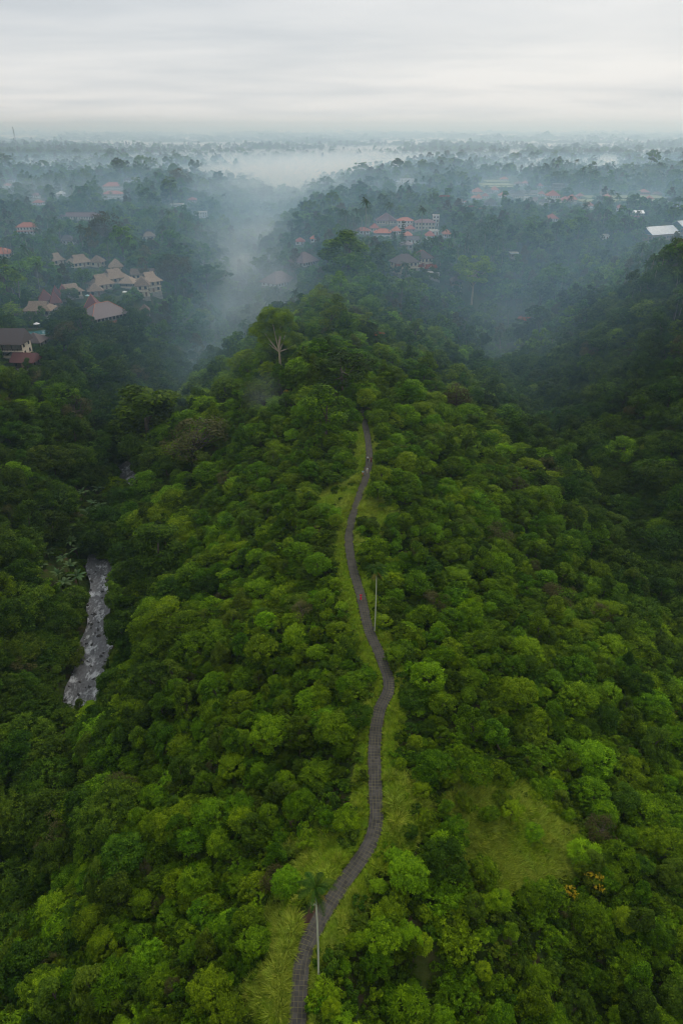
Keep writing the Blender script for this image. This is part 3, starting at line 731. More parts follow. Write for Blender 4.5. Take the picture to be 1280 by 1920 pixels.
# resort on the left plateau
H_('long_house', 'long two storey building with grey hip roof and orange skirt roof above the left valley', 212, 626, 70, 10.5, 50, roof='hip', rm='tile_grey', wm='stone_wall',
   storeys=2, rh=5.2, over=1.5, cap='tile_orange', band='tile_orange', wood='dark_wood', wins=9, cat='building')
H_('pavilion', 'small maroon roofed pavilion tucked behind the long grey roofed building', 176, 598, 20, 6, 10, roof='pyramid', rm='tile_maroon', wm='stone_wall', rh=5.0, cap='tile_orange', wood='dark_wood', storeys=2, sh=2.5)
H_('thatched_house', 'thatched house with dark gable vent in front of the thatched cluster', 198, 548, 34, 9, 44, roof='gablet', rh=4.6, over=1.4, **T_)
H_('thatched_house', 'largest thatched house in the middle of the left hillside resort', 222, 531, 36, 9, 42, roof='gablet', rh=4.4, over=1.6, storeys=1, **T_)
H_('thatched_house', 'open fronted thatched pavilion with posts right of the largest thatched house', 238, 541, 24, 7, -8, roof='hip', rh=3.2, over=1.2, open_front=True, rm='thatch', wm='cream_wall', wood='dark_wood')
H_('thatched_house', 'small square thatched house behind the largest thatched house', 219, 510, 22, 7, 15, roof='pyramid', rh=4.2, over=1.0, prot=True, **T_)
H_('thatched_house', 'long low brown thatched hall at the back of the left resort', 268, 525, 40, 6, 2, roof='gable', rh=2.8, over=.8, rm='thatch_old', wm='cream_wall', wood='dark_wood')
H_('thatched_house', 'pale thatched villa at the right end of the left resort', 290, 556, 30, 8, 40, roof='gablet', rh=4.4, over=1.4, storeys=2, **T_)
H_('thatched_house', 'narrow three level thatched villa stepping down the slope beside the resort', 271, 562, 20, 7, 15, roof='hip', rh=3.6, over=1.2, storeys=2, rm='thatch_old', wm='cream_wall', wood='dark_wood')
H_('thatched_house', 'brown thatched cottage at the left foot of the thatched cluster', 181, 556, 22, 7, 20, roof='hip', rh=3.4, over=1.2, rm='thatch_old', wm='stone_wall', wood='dark_wood')
H_('thatched_house', 'thatched longhouse with dark gable vent standing apart above the cluster', 156, 503, 32, 8, 44, roof='gablet', rh=4.2, over=1.3, **T_)
H_('thatched_house', 'low thatched annex right of the longhouse above the cluster', 181, 502, 20, 6, -8, roof='hip', rh=3.6, over=1.0, rm='thatch_old', wm='cream_wall', wood='dark_wood')
H_('thatched_house', 'half hidden thatched house behind a bare tree on the left plateau', 112, 497, 20, 7, 44, roof='gablet', rh=4.0, over=1.2, **T_)
H_('thatched_house', 'thatched house with curved ridge partly covered by a dark round tree', 139, 561, 34, 7, 36, roof='gablet', rh=3.4, over=1.4, **T_)
H_('hillside_lodge', 'brown roofed lodge with balcony above the dark green pool', 74, 606, 46, 8, 3, roof='gablet', rm='thatch_old', wm='stone_wall', storeys=2, rh=3.4, over=1.2, wood='dark_wood', open_front=False)
for q, (a_, b_, w_, h_, lab) in enumerate([(90, 577, 20, 4.2, 'pointed maroon roofed house with a grey thatched front left of the red roofs'), (108, 582, 16, 4.6, 'tall pointed red roof nearest the balcony lodge'),
        (110, 569, 14, 4.6, 'tall pointed maroon roof between two other red roofs'), (123, 566, 15, 4.4, 'pointed red roof nearest the thatched cluster')]):
    H_('pointed_house', lab, a_, b_, w_, 5.5, 25, roof='pyramid', over=.8, rm='tile_maroon', wm='stone_wall', rh=h_, wood='dark_wood', cap='tile_red')
H_('hillside_lodge', 'dark roofed two level lodge cut by the left edge of the picture', 18, 673, 56, 9, 0, roof='gable', rm='tile_dark', wm='cream_wall', storeys=2, rh=4.8, over=1.0, open_front=True, wood='dark_wood')
H_('garden_pavilion', 'low dark hip roofed pavilion beside the lodge at the left edge', 62, 658, 32, 7, -6, roof='hip', rm='tile_dark', wm='stone_wall', rh=3.0, open_front=True, wood='dark_wood')
H_('garden_pavilion', 'dark maroon tiled shed below the lodge at the left edge', 46, 697, 38, 7, -4, roof='gable', rm='tile_maroon', wm='dark_wood', rh=2.6, wood='dark_wood')
H_('garden_pavilion', 'small thatched hut alone at the right of the long grey roofed building', 273, 596, 14, 4, 10, roof='pyramid', rm='thatch_old', wm='dark_wood', rh=2.6, wood='dark_wood', over=.8)
# left plateau village
H_('village_house', 'orange tiled house with two stacked roofs on the far left plateau', 52, 441, 34, 9, 4, roof='hip', rm='tile_orange', wm='white_wall', storeys=2, rh=4.5, band='tile_orange', cap='tile_orange')
H_('village_house', 'bright orange hip roof cut by the left edge of the picture', 2, 487, 34, 10, 6, roof='hip', rm='tile_orange', wm='cream_wall', rh=5, cap='tile_orange')
H_('village_house', 'dark pointed roof among palms on the left plateau', 126, 462, 26, 8, 0, roof='joglo', rm='tile_dark', wm='white_wall', rh=5.5)
H_('village_house', 'long low maroon roofed hall in the haze of the left plateau', 150, 412, 74, 10, -3, roof='hip', rm='tile_maroon', wm='cream_wall', rh=4.5, cap='tile_maroon', cat='building')
H_('temple_hall', 'large white hall with upper red hip roof in the left haze', 211, 358, 34, 14, 0, roof='hip', rm='tile_red', wm='white_wall', storeys=2, rh=7, cap='tile_orange', cat='building')
H_('temple_hall', 'white two storey house with red roof just below the large hazy hall', 212, 376, 36, 12, 0, roof='hip', rm='tile_red', wm='white_wall', storeys=2, rh=5, cat='building')
H_('village_house', 'small house with red pyramid roof beside white posts in the left haze', 360, 382, 18, 9, 0, roof='pyramid', rm='tile_red', wm='white_wall', rh=4.5)
H_('village_house', 'white unfinished house with square posts in the misty trees left of centre', 378, 411, 22, 8, 6, roof='flat', rm='stone_wall', wm='white_wall', storeys=2, wood='dark_wood')
H_('village_house', 'long white flat roofed shed in the left haze', 331, 389, 24, 8, 0, roof='flat', rm='white_wall', wm='white_wall')
H_('village_house', 'pale thatched house hidden in misty trees above the left valley', 279, 452, 22, 8, 5, roof='joglo', rm='thatch', wm='cream_wall', rh=4.5)
for a_, b_, w_, rm_, lab in [(12, 352, 14, 'tile_red', 'tiny red roof nearest the left edge in the haze'), (22, 341, 12, 'tile_dark', 'tiny dark roof above the leftmost hazy red roof'),
        (66, 372, 14, 'tile_maroon', 'tiny maroon roof in the haze left of the white halls'), (116, 369, 16, 'metal_roof', 'tiny pale roof in the haze left of the white halls'),
        (240, 343, 14, 'tile_dark', 'tiny dark roof behind the large white hall in the haze'), (70, 386, 16, 'tile_red', 'tiny red roof lowest of the hazy group on the left'), (255, 341, 14, 'metal_roof', 'tiny white house far behind the large white hall')]:
    H_('distant_house', lab, a_, b_, w_, 9, random.uniform(-15, 15), roof='hip', rm=rm_, wm='white_wall', rh=4, wins=3)
# lodge on the slope left of the centre village
H_('long_house', 'long dark maroon roof running up the slope at the centre of the valley', 582, 499, 40, 12, 50, roof='hip', rm='tile_purple', wm='white_wall', rh=5.5, over=1.6, cat='building')
H_('long_house', 'lower long dark roof with white porch at the foot of the centre slope', 535, 537, 52, 13, 50, roof='hip', rm='tile_purple', wm='white_wall', rh=6, over=1.6, cat='building')
H_('village_house', 'faded red roof behind a pointed conifer left of the centre village', 562, 461, 16, 7, 0, roof='hip', rm='tile_red', wm='white_wall', rh=4)
H_('village_house', 'tiny orange roof between trees left of the centre village', 588, 455, 10, 6, 0, roof='hip', rm='tile_orange', wm='white_wall', rh=3)
# centre village
H_('village_house', 'leftmost red roofed pavilion of the centre village beside a palm trunk', 680, 441, 24, 8, 0, roof='hip', rm='tile_red', wm='white_wall', rh=3.4, cap='tile_orange')
H_('village_house', 'wide red roofed pavilion with white posts in the centre village', 718, 446, 32, 9, 0, roof='hip', rm='tile_orange', wm='white_wall', rh=4.2, open_front=True, wood='white_wall', cap='tile_orange')
H_('village_house', 'broad dark brown roof behind a tall palm in the centre village', 724, 424, 36, 14, 0, roof='pyramid', rm='tile_maroon', wm='cream_wall', rh=9)
H_('village_house', 'white house with twin orange roofs behind a slender conifer', 759, 431, 28, 9, 0, roof='hip', rm='tile_orange', wm='white_wall', storeys=2, rh=3.4, cap='tile_orange')
H_('village_house', 'wide two storey timber house with dark roof at the back of the centre village', 796, 431, 36, 10, -2, roof='hip', rm='tile_maroon', wm='cream_wall', storeys=2, rh=3.5, wood='dark_wood', cat='building')
H_('village_house', 'small white tower house with flat roof at the right end of the centre village', 816, 428, 11, 6, 0, roof='flat', rm='white_wall', wm='white_wall', storeys=3)
H_('village_house', 'small round topped red roof below the twin orange roofs', 769, 437, 16, 7, 0, roof='pyramid', rm='tile_red', wm='stone_wall', rh=4.2)
H_('village_house', 'small orange pyramid roof right of the slender conifer', 764, 449, 14, 7, 0, roof='pyramid', rm='tile_orange', wm='stone_wall', rh=4)
H_('village_house', 'white walled house with dark roof below the small orange pyramid roof', 774, 459, 20, 8, 0, roof='gable', rm='tile_dark', wm='white_wall', rh=3)
H_('village_house', 'grey roofed low house in front of the white walled house', 762, 468, 22, 8, 0, roof='hip', rm='tile_grey', wm='stone_wall', rh=3.4)
H_('village_house', 'white plastered house half hidden by trees at the right of the centre village', 815, 441, 14, 7, 8, roof='flat', rm='white_wall', wm='white_wall')
H_('cliff_hotel', 'large grey roofed hotel with pale balconies on the cliff below the centre village', 762, 524, 42, 9, 22, roof='hip', rm='tile_dark', wm='cream_wall', storeys=2, rh=4.2, over=1.3, sh=3.2, wood='dark_wood', cat='building')
H_('cliff_hotel', 'upper wing of the cliff hotel with dark hip roof and orange ridge', 795, 506, 30, 9, 22, roof='hip', rm='tile_dark', wm='cream_wall', storeys=2, rh=4.2, cap='tile_orange', wood='dark_wood', cat='building')
H_('cliff_hotel', 'lower stone terrace wing at the right foot of the cliff hotel', 813, 526, 20, 7, 6, roof='flat', rm='stone_wall', wm='stone_wall', cat='building')
H_('stilt_cabin', 'small timber cabin on stilts beneath a bright green spreading tree', 854, 556, 19, 6, 4, roof='hip', rm='tile_dark', wm='wood', rh=2.4, stilts=3.5, wood='dark_wood', wins=4, cat='cabin')
H_('village_house', 'small white fronted house in the woods right of the centre village', 963, 486, 14, 6, 0, roof='flat', rm='metal_roof', wm='stone_wall', storeys=1)
# right plateau
H_('village_house', 'red roofed white house on a wooded rise below the right village', 1035, 416, 19, 9, 0, roof='pyramid', rm='tile_red', wm='white_wall', rh=5.5, cap='tile_orange')
H_('village_house', 'white two storey house with steep red roof in the middle of the right village', 1036, 379, 22, 13, 0, roof='pyramid', rm='tile_red', wm='white_wall', storeys=2, rh=8, sh=3.2, cap='tile_orange')
H_('village_house', 'wide red roof left of a twin red roof in the right village', 1060, 383, 18, 11, 0, roof='hip', rm='tile_red', wm='cream_wall', rh=5.5, cap='tile_orange')
H_('village_house', 'twin red pyramid roof rightmost of the main right village', 1072, 380, 16, 11, 0, roof='pyramid', rm='tile_orange', wm='cream_wall', rh=7.5, cap='tile_orange')
H_('village_house', 'white cube house with bright orange pyramid roof at the left of the right village', 897, 377, 10, 9, 0, roof='pyramid', rm='tile_orange', wm='white_wall', rh=7, cap='tile_orange')
H_('village_house', 'long pale annex left of the white cube house', 889, 376, 10, 8, 0, roof='hip', rm='tile_orange', wm='white_wall', rh=4)
H_('village_house', 'orange hip roof above the white cube house', 895, 364, 18, 11, 0, roof='hip', rm='tile_orange', wm='cream_wall', rh=7, cap='tile_orange')
H_('village_house', 'orange roof right of centre at the back of the right village', 927, 362, 15, 11, 0, roof='hip', rm='tile_orange', wm='white_wall', rh=7)
H_('village_house', 'dark roof beside the orange roof at the back of the right village', 917, 364, 14, 10, 0, roof='pyramid', rm='tile_dark', wm='white_wall', rh=6)
H_('village_house', 'dark thatch roof low in front of the white cube house', 920, 386, 22, 12, 0, roof='pyramid', rm='tile_dark', wm='stone_wall', rh=7)
H_('village_house', 'cream house with wide black hip roof in the right village', 973, 372, 24, 13, 0, roof='joglo', rm='tile_dark', wm='cream_wall', rh=8)
H_('village_house', 'leftmost black pointed roof of the cream houses in the right village', 960, 369, 14, 10, 0, roof='pyramid', rm='tile_dark', wm='cream_wall', rh=7)
H_('village_house', 'long cream row house behind the black roofs of the right village', 992, 366, 28, 10, 0, roof='gable', rm='tile_dark', wm='cream_wall', rh=4)
H_('village_house', 'white house with flat roof and pale front among the black roofs', 988, 381, 10, 8, 0, roof='flat', rm='white_wall', wm='white_wall', storeys=2)
H_('village_house', 'grey brown roof with pale blue lower front in the right village', 999, 381, 14, 9, 0, roof='gable', rm='tile_grey', wm='white_wall', rh=5)
H_('village_house', 'red roof at the back right of the right village', 1012, 353, 10, 9, 0, roof='hip', rm='tile_red', wm='white_wall', rh=5)
H_('village_house', 'dark flat topped building behind the steep red roof house', 1047, 356, 20, 12, 0, roof='flat', rm='tile_dark', wm='dark_wood', storeys=2, cat='building')
H_('village_house', 'red roof beside the rice field at the right of the right village', 1138, 376, 15, 11, 0, roof='pyramid', rm='tile_orange', wm='wood', rh=6)
H_('village_house', 'brown pointed roof just behind the red roof by the rice field', 1133, 368, 12, 9, 0, roof='pyramid', rm='thatch_old', wm='wood', rh=7)
H_('village_house', 'red shrine building with two stacked roofs behind the rice field', 1206, 370, 18, 11, 0, roof='hip', rm='tile_red', wm='wood', storeys=2, band='tile_red', rh=5)
H_('village_house', 'dull red roof at the far side of the rice field', 1232, 369, 14, 9, 0, roof='hip', rm='tile_maroon', wm='wood', rh=4)
H_('village_house', 'red roof half hidden by a tree in front of the rice field', 1217, 379, 12, 9, 0, roof='pyramid', rm='tile_red', wm='wood', rh=5)
H_('village_house', 'small brown pavilion with white gate at the right edge', 1267, 390, 10, 8, 0, roof='pyramid', rm='thatch_old', wm='white_wall', rh=5.5)
H_('village_house', 'pale roofed shed with red awning in the right woods', 1196, 411, 15, 8, 0, roof='gable', rm='metal_roof', wm='stone_wall', rh=3, band='tile_red', storeys=2, sh=2.6)
H_('village_house', 'tiny white walls in the right woods left of the big white roof', 1134, 450, 12, 7, 0, roof='flat', rm='white_wall', wm='white_wall')
H_('warehouse', 'long building with white metal roof and blue gable end at the right edge', 1243, 460, 66, 17, 24, roof='gable', gable_m='blue_gable', rm='metal_roof', wm='wood', rh=4.8, sh=5.5, over=.8, wood='dark_wood', cat='building')
H_('warehouse', 'second white metal roof cut by the right edge of the picture', 1292, 449, 40, 17, 24, roof='gable', gable_m='blue_gable', rm='metal_roof', wm='wood', rh=4.8, sh=5.5, over=.8, wood='dark_wood', cat='building')
for a_, b_, w_, rm_, wm_, st, lab in [(763, 345, 26, 'metal_roof', 'white_wall', 2, 'white flat roofed house in the mist right of centre'), (748, 345, 12, 'metal_roof', 'white_wall', 1, 'small white annex left of the misty white house'),
        (945, 341, 14, 'tile_red', 'white_wall', 1, 'tiny red roof beside the pale rice terraces'), (972, 350, 14, 'tile_maroon', 'white_wall', 1, 'tiny maroon roof right of the pale rice terraces'), (985, 348, 10, 'tile_red', 'white_wall', 1, 'tiny red roof rightmost behind the rice terraces'),
        (1137, 301, 28, 'metal_roof', 'stone_wall', 2, 'pale grey building on the far right wooded rise'), (963, 289, 8, 'metal_roof', 'white_wall', 2, 'lone white house on the far misty hill')]:
    H_('distant_house', lab, a_, b_, w_, 10, 0, roof='flat' if rm_ == 'metal_roof' else 'hip', rm=rm_, wm=wm_, rh=5, storeys=st, wins=4)
for a_, b_, w_, rm_, lab in [(909, 374, 11, 'tile_red', 'small red roof just right of the white cube house'), (941, 372, 12, 'tile_orange', 'small orange roof left of the black pointed roofs'), (1014, 369, 11, 'tile_red', 'small red roof left of the steep red roof house'),
        (1020, 386, 12, 'tile_dark', 'small dark roof below left of the steep red roof house'), (1088, 374, 12, 'tile_red', 'small red roof between the twin red roof and the rice field'), (1104, 392, 13, 'tile_orange', 'small orange roof in the trees below the rice field'),
        (1160, 396, 12, 'tile_red', 'small red roof in the trees left of the pale roofed shed'), (868, 384, 10, 'tile_orange', 'small orange roof left of the long pale annex'), (702, 436, 14, 'tile_red', 'small red roof between two pavilions of the centre village'),
        (744, 440, 13, 'tile_orange', 'small orange roof right of the wide red pavilion'), (806, 452, 14, 'tile_red', 'small red roof below the timber house of the centre village'), (838, 446, 12, 'tile_orange', 'small orange roof rightmost of the centre village')]:
    H_('village_house', lab, a_, b_, w_, 8, random.uniform(-12, 12), roof='hip', rm=rm_, wm='white_wall', rh=5, cap=rm_, wins=3)
# pool below the balcony lodge
p = hit(72, 626); pool = root('swimming_pool', (p.x, p.y, p.z + .5), 'dark green swimming pool below the brown roofed lodge', 'pool')
b = MB(); b.box((0, 0, -1), (8, 4, 1.15)); link('basin', b.mesh('basin', ['stone_wall']), pool)
b = MB(); b.box((0, 0, .12), (7.4, 3.4, .06)); link('water', b.mesh('water', ['pool']), pool); KEEP_OUT.append((p.x, p.y, 8))
for fx in (-6, -2, 2, 6): protect(p.x + fx, p.y - 2, p.z + .6)
# parasols on the resort terraces
for (a_, b_, lab) in [(94, 607, 'white parasol right of the balcony lodge'), (71, 616, 'white parasol beside the dark green pool'), (235, 555, 'white parasol below the thatched cluster'), (166, 562, 'pale blue parasol left of the thatched cluster')]:
    p = hit(a_, b_); rt_ = root('parasol', p, lab, 'parasol', 'resort parasols')
    b = MB(); b.tube([(0, 0, -.5), (0, 0, 2.6)], [.05, .04], 6); link('pole', b.mesh('pole', ['wood']), rt_)
    b = MB(); th = np.arange(8) * math.pi / 4; v = [(1.4 * math.cos(t), 1.4 * math.sin(t), 2.1) for t in th] + [(0, 0, 2.75)]
    b.add(v, [[i, (i + 1) % 8, 8] for i in range(8)]); link('canopy', b.mesh('canopy', ['cloth_white' if 'white' in lab else 'cloth_teal']), rt_); protect(p.x, p.y, p.z + 2.2)
# rice terraces
M['rice'] = surface('rice_field', (.14, .16, .05), (.24, .25, .09), .4, .95, .3)
M['bund'] = surface('grass_bund', (.05, .08, .02), (.10, .13, .04), .6, .95, .3)
def rice(name_label, px0, px1, pys, depth_):
    for i, py in enumerate(pys):
        a_, c_ = hit(px0, py), hit(px1, py); cx, cyy = (a_.x + c_.x) / 2, (a_.y + c_.y) / 2; w = abs(c_.x - a_.x)
        z_ = max(hz(cx + f * w / 2, cyy) for f in (-1, -.5, 0, .5, 1)) + .9
        fo = link('rice_field', None, None, (cx, cyy, z_)); tag(fo, f'{name_label[i]}', None, None, 'structure')
        b = MB(); b.box((0, 0, -3), (w / 2, depth_ / 2, 3)); link('crop', b.mesh('crop', ['rice']), fo)
        b = MB(); b.box((0, -depth_ / 2 - .5, -2.9), (w / 2, .5, 3.1)); link('bund', b.mesh('bund', ['bund']), fo)
        for f in np.linspace(-.45, .45, 5): KEEP_OUT.append((cx + f * w, cyy, max(w * .14, depth_ * .55))); protect(cx + f * w, cyy, z_, 1)
rice(['upper pale rice terrace in the right village', 'middle pale rice terrace in the right village', 'lower pale rice terrace in the right village'], 905, 955, (343, 347, 351), 46)
rice(['far strip of yellow rice field at the right', 'near strip of yellow rice field at the right'], 1090, 1245, (376, 381), 40)
# radio mast on the left horizon
p = hit(33, 281); ms = root('radio_mast', p, 'thin lattice radio mast on the hazy left horizon', 'mast')
b = MB(); hh = 55.0
for sx in (-1, 1):
    for sy in (-1, 1): b.tube([(sx * 2.4, sy * 2.4, -3), (sx * .4, sy * .4, hh)], [.3, .2], 4)
link('legs', b.mesh('legs', ['stone_wall']), ms); b = MB()
for i in range(10):
    z0, z1 = i * hh / 10, (i + 1) * hh / 10; f0, f1 = 2.4 - 2 * z0 / hh, 2.4 - 2 * z1 / hh
    for (ax, ay, bx_, by) in ((-1, -1, 1, -1), (1, -1, 1, 1), (1, 1, -1, 1), (-1, 1, -1, -1)): b.tube([(ax * f0, ay * f0, z0), (bx_ * f1, by * f1, z1)], [.12, .12], 4)
link('bracing', b.mesh('bracing', ['stone_wall']), ms)

# ------------------------------------------------------------------ people
def skin_mesh(name, chains, mat, parent, sub=2):
    """chains: list of lists of (x, y, z, radius); chains sharing a first point with an earlier one branch from it"""
    V, E, Rd, roots = [], [], [], []; key = {}
    for ch in chains:
        prev = None
        for j, (x, y, z, r_) in enumerate(ch):
            kk = (round(x, 4), round(y, 4), round(z, 4))
            if kk in key: i = key[kk]
            else:
                i = len(V); key[kk] = i; V.append((x, y, z)); Rd.append(r_)
                if j == 0: roots.append(i)
            if prev is not None: E.append((prev, i))
            prev = i
    me = bpy.data.meshes.new(name); me.from_pydata(V, E, []); me.materials.append(M[mat])
    o = link(name, me, parent); sk = o.modifiers.new('skin', 'SKIN'); sk.use_smooth_shade = True
    for i, r_ in enumerate(Rd): me.skin_vertices[0].data[i].radius = (r_, r_)
    for i in roots: me.skin_vertices[0].data[i].use_root = True
    ss = o.modifiers.new('sub', 'SUBSURF'); ss.levels = sub; ss.render_levels = sub
    return o
def person(label, s_path, side, heading_back, h, top, bottom, sleeves=True, skirt=False, off=None, hair='hair'):
    c_ = path_at(s_path); t = path_at(s_path + .5) - path_at(s_path - .5); t /= np.linalg.norm(t); n_ = np.array([-t[1], t[0]])
    q = c_ + n_ * side if off is None else np.array(off)
    zz = .075 if off is None else hz(q[0], q[1]) + .03
    rz = math.atan2(t[1], t[0]) - math.pi / 2 + (0 if heading_back else math.pi)
    rt_ = root('person', (q[0], q[1], zz), label, 'person', None, rz, h / 1.72)
    st = .16
    legL = [(0, 0, .95, .125), (-.09, .0, .90, .10), (-.10, st * .5, .50, .062), (-.10, st * .2 + .06, .09, .045), (-.10, st * .2 + .2, .04, .035)]
    legR = [(0, 0, .95, .125), (.09, .0, .90, .10), (.10, -st * .1, .50, .062), (.10, -st - .06, .09, .045), (.10, -st + .06, .04, .035)]
    torso = [(0, 0, .95, .125), (0, .0, 1.18, .115), (0, 0, 1.38, .13), (0, .01, 1.50, .055), (0, .02, 1.58, .085), (0, .03, 1.68, .075)]
    arms = []
    for sx, sw in ((-1, -.14), (1, .14)):
        arms.append([(0, 0, 1.38, .13), (sx * .17, 0, 1.40, .055), (sx * .22, sw * .3, 1.12, .042), (sx * .22, sw + .06, .90, .032), (sx * .22, sw + .09, .84, .03)])
    fing = []
    for sx, sw in ((-1, -.14), (1, .14)):
        hx, hy, hz_ = sx * .22, sw + .09, .83
        for k, ln in enumerate((.075, .085, .08, .065)): fing.append([(hx, hy - .03 + k * .02, hz_ + .01, .010), (hx - sx * .005, hy - .03 + k * .021, hz_ - ln * .6, .009), (hx - sx * .02, hy - .028 + k * .021, hz_ - ln, .008)])
        fing.append([(hx, hy + .02, hz_ + .03, .010), (hx - sx * .02, hy + .05, hz_, .009), (hx - sx * .03, hy + .055, hz_ - .03, .008)])
    fing.append([(0, .10, 1.615, .012), (0, .125, 1.60, .014)])
    body = skin_mesh('body', [torso, legL, legR] + arms + fing, 'skin', rt_)
    shirt = [[(0, 0, .93, .15), (0, 0, 1.18, .14), (0, 0, 1.38, .152), (0, .01, 1.46, .075)]]
    if sleeves:
        for sx, sw in ((-1, -.14), (1, .14)): shirt.append([(0, 0, 1.38, .152), (sx * .17, 0, 1.40, .075), (sx * .215, sw * .25, 1.16, .062)])
    skin_mesh('shirt', shirt, top, rt_)
    if skirt: skin_mesh('skirt', [[(0, 0, 1.0, .135), (0, -.02, .75, .19), (0, -.03, .40, .22), (0, -.03, .25, .225)]], bottom, rt_)
    else:
        tr = [[(a, b_, c__, r_ * 1.22) for a, b_, c__, r_ in legL[:4]], [(a, b_, c__, r_ * 1.22) for a, b_, c__, r_ in legR[:4]]]
        tr = [[(*q_[:3], q_[3]) for q_ in ch] for ch in tr]; skin_mesh('trousers', tr, bottom, rt_)
    skin_mesh('hair', [[(0, -.005, 1.71, .088), (0, -.04, 1.63, .078), (0, -.05, 1.53, .05)]], hair, rt_)
    protect(q[0], q[1], 1.0, 4)
    return rt_
def s_of(px, py):
    x, y = flat_hit(px, py); return float(_s[np.argmin((PATH[:, 0] - x) ** 2 + (PATH[:, 1] - y) ** 2)])
person('person in bright red clothes walking alone on the path', s_of(676, 1127), .25, True, 1.66, 'cloth_red', 'cloth_red', skirt=True)
person('person in white shirt and dark shorts walking at the far end of the path', s_of(690, 866), .35, True, 1.78, 'cloth_white', 'cloth_black')
person('person in brown top and maroon skirt beside the one in a white shirt', s_of(696, 867), -.55, True, 1.66, 'cloth_brown', 'cloth_maroon', skirt=True)
person('person in white top and cream trousers on the far path', s_of(692, 888), -.05, False, 1.70, 'cloth_white', 'cloth_cream')
person('person in pale teal shirt and orange trousers at the left edge of the path', s_of(684, 893), .85, False, 1.70, 'cloth_teal', 'cloth_orange')
_q = flat_hit(587, 1706)
person('person in black and white standing on bare earth beside the path behind the palm', s_of(600, 1706), 0, False, 1.62, 'cloth_white', 'cloth_black', off=(_q[0], _q[1]))
b = MB()
th = np.linspace(0, 6.28, 18, endpoint=False); ring = [(_q[0] - .6 + (2.0 + .5 * math.sin(3 * t)) * math.cos(t) * .55, _q[1] - .6 + (3.0 + .6 * math.cos(2 * t)) * math.sin(t) * .9) for t in th]
V = [(_q[0] - .5, _q[1] - .6, hz(_q[0] - .5, _q[1] - .6) + .06)] + [(x, y, hz(x, y) + .03) for x, y in ring]
b.add(V, [[0, i + 1, (i + 1) % 18 + 1] for i in range(18)]); tag(link('bare_earth', b.mesh('bare_earth', ['soil'])), 'patch of bare red earth beside the path', None, None, 'structure')
KEEP_OUT.append((_q[0] - .4, _q[1] - .6, 2.2))

# ------------------------------------------------------------------ single trees, palms and plants
PLANTED = []
def plant(kind, v, name, label, cat, loc, s=1.0, rz=None, group=None, sz=None, cm=None):
    c_, t_, _, H, Rr = PROTO[kind][v]
    rt_ = root(name, loc, label, cat, group, random.uniform(0, 6.28) if rz is None else rz, (s, s, sz or s))
    link('trunk', t_, rt_); link('crown', c_, rt_)
    PLANTED.append((loc[0], loc[1], Rr * s * .75)); return rt_
def areca(name, label, base, top, fr, dead):
    """slender palm with a separate mesh for every frond"""
    rt_ = root(name, base, label, 'palm'); H = top
    b = MB(); k = 12; zz = np.linspace(-.6, H, k)
    b.tube(np.stack([.06 * np.sin(zz * .22), .05 * np.cos(zz * .2) - .05, zz], 1), np.linspace(.115, .085, k), 8); link('trunk', b.mesh('trunk', ['palm_bark'], True), rt_)
    b = MB(); b.tube([(0, 0, H - .1), (0, 0, H + .5), (.02, 0, H + 1.5)], [.15, .17, .07], 8); link('crownshaft', b.mesh('crownshaft', ['leaf_fresh'], True), rt_)
    gg = np.random.default_rng(int(H * 100))
    for i in range(fr):
        b = MB(); one_frond(b, gg, np.array([0, 0, H + 1.3]), i * 2.4 + .3, gg.uniform(.1, 1.15), gg.uniform(2.4, 3.0), .46, .62, 0, 11); link('frond', b.mesh('frond', ['frond']), rt_)
    for i in range(dead):
        b = MB(); one_frond(b, gg, np.array([0, 0, H + .8]), i * 1.9 + 4.2, -.55, 1.35, .3, .5, 0, 7); tag(link('dead_frond', b.mesh('dead_frond', ['dead_frond']), rt_), 'yellowed hanging frond')
    b = MB()
    for i in range(10): b.tube([(0, 0, H), (.3 * math.cos(i), .3 * math.sin(i), H - .1), (.5 * math.cos(i), .5 * math.sin(i), H - .7)], [.03, .025, .03], 4)
    link('fruit_stalk', b.mesh('fruit_stalk', ['leaf_brown']), rt_)
    for zz in np.linspace(.5, H + 2.0, 16): protect(base[0], base[1], base[2] + zz, 2)
    PLANTED.append((base[0], base[1], .3))
def at_px(px, py): x, y = flat_hit(px, py); z = hz(x, y); return hit(px, py)
p = hit(597, 1834); areca('areca_palm', 'tall slender palm with pale trunk standing beside the path in the foreground', p, 15.0, 11, 3)
p = hit(702, 1184); areca('areca_palm', 'slender pale trunked palm beside the path near the person in red', p, 12.4, 14, 4)

def special(kind, v, name, label, px, py, hpx, cat='tree', group=None, wide=1.0, rz=None):
    """tree whose foot is at px, py and whose height spans hpx photo pixels"""
    p = hit(px, py); H = PROTO[kind][v][3]
    c_ = math.cos(math.atan2(CAM_H - p.z, math.hypot(p.x, p.y)))
    s = hpx * mpp(p) / c_ / H
    PROTECT.append((*[float(q) for q in proj(p.x, p.y, p.z + H * s * .75)[:2]], p.y, 2.0))
    return plant(kind, v, name, label, cat, p, s * wide, rz, group, s)
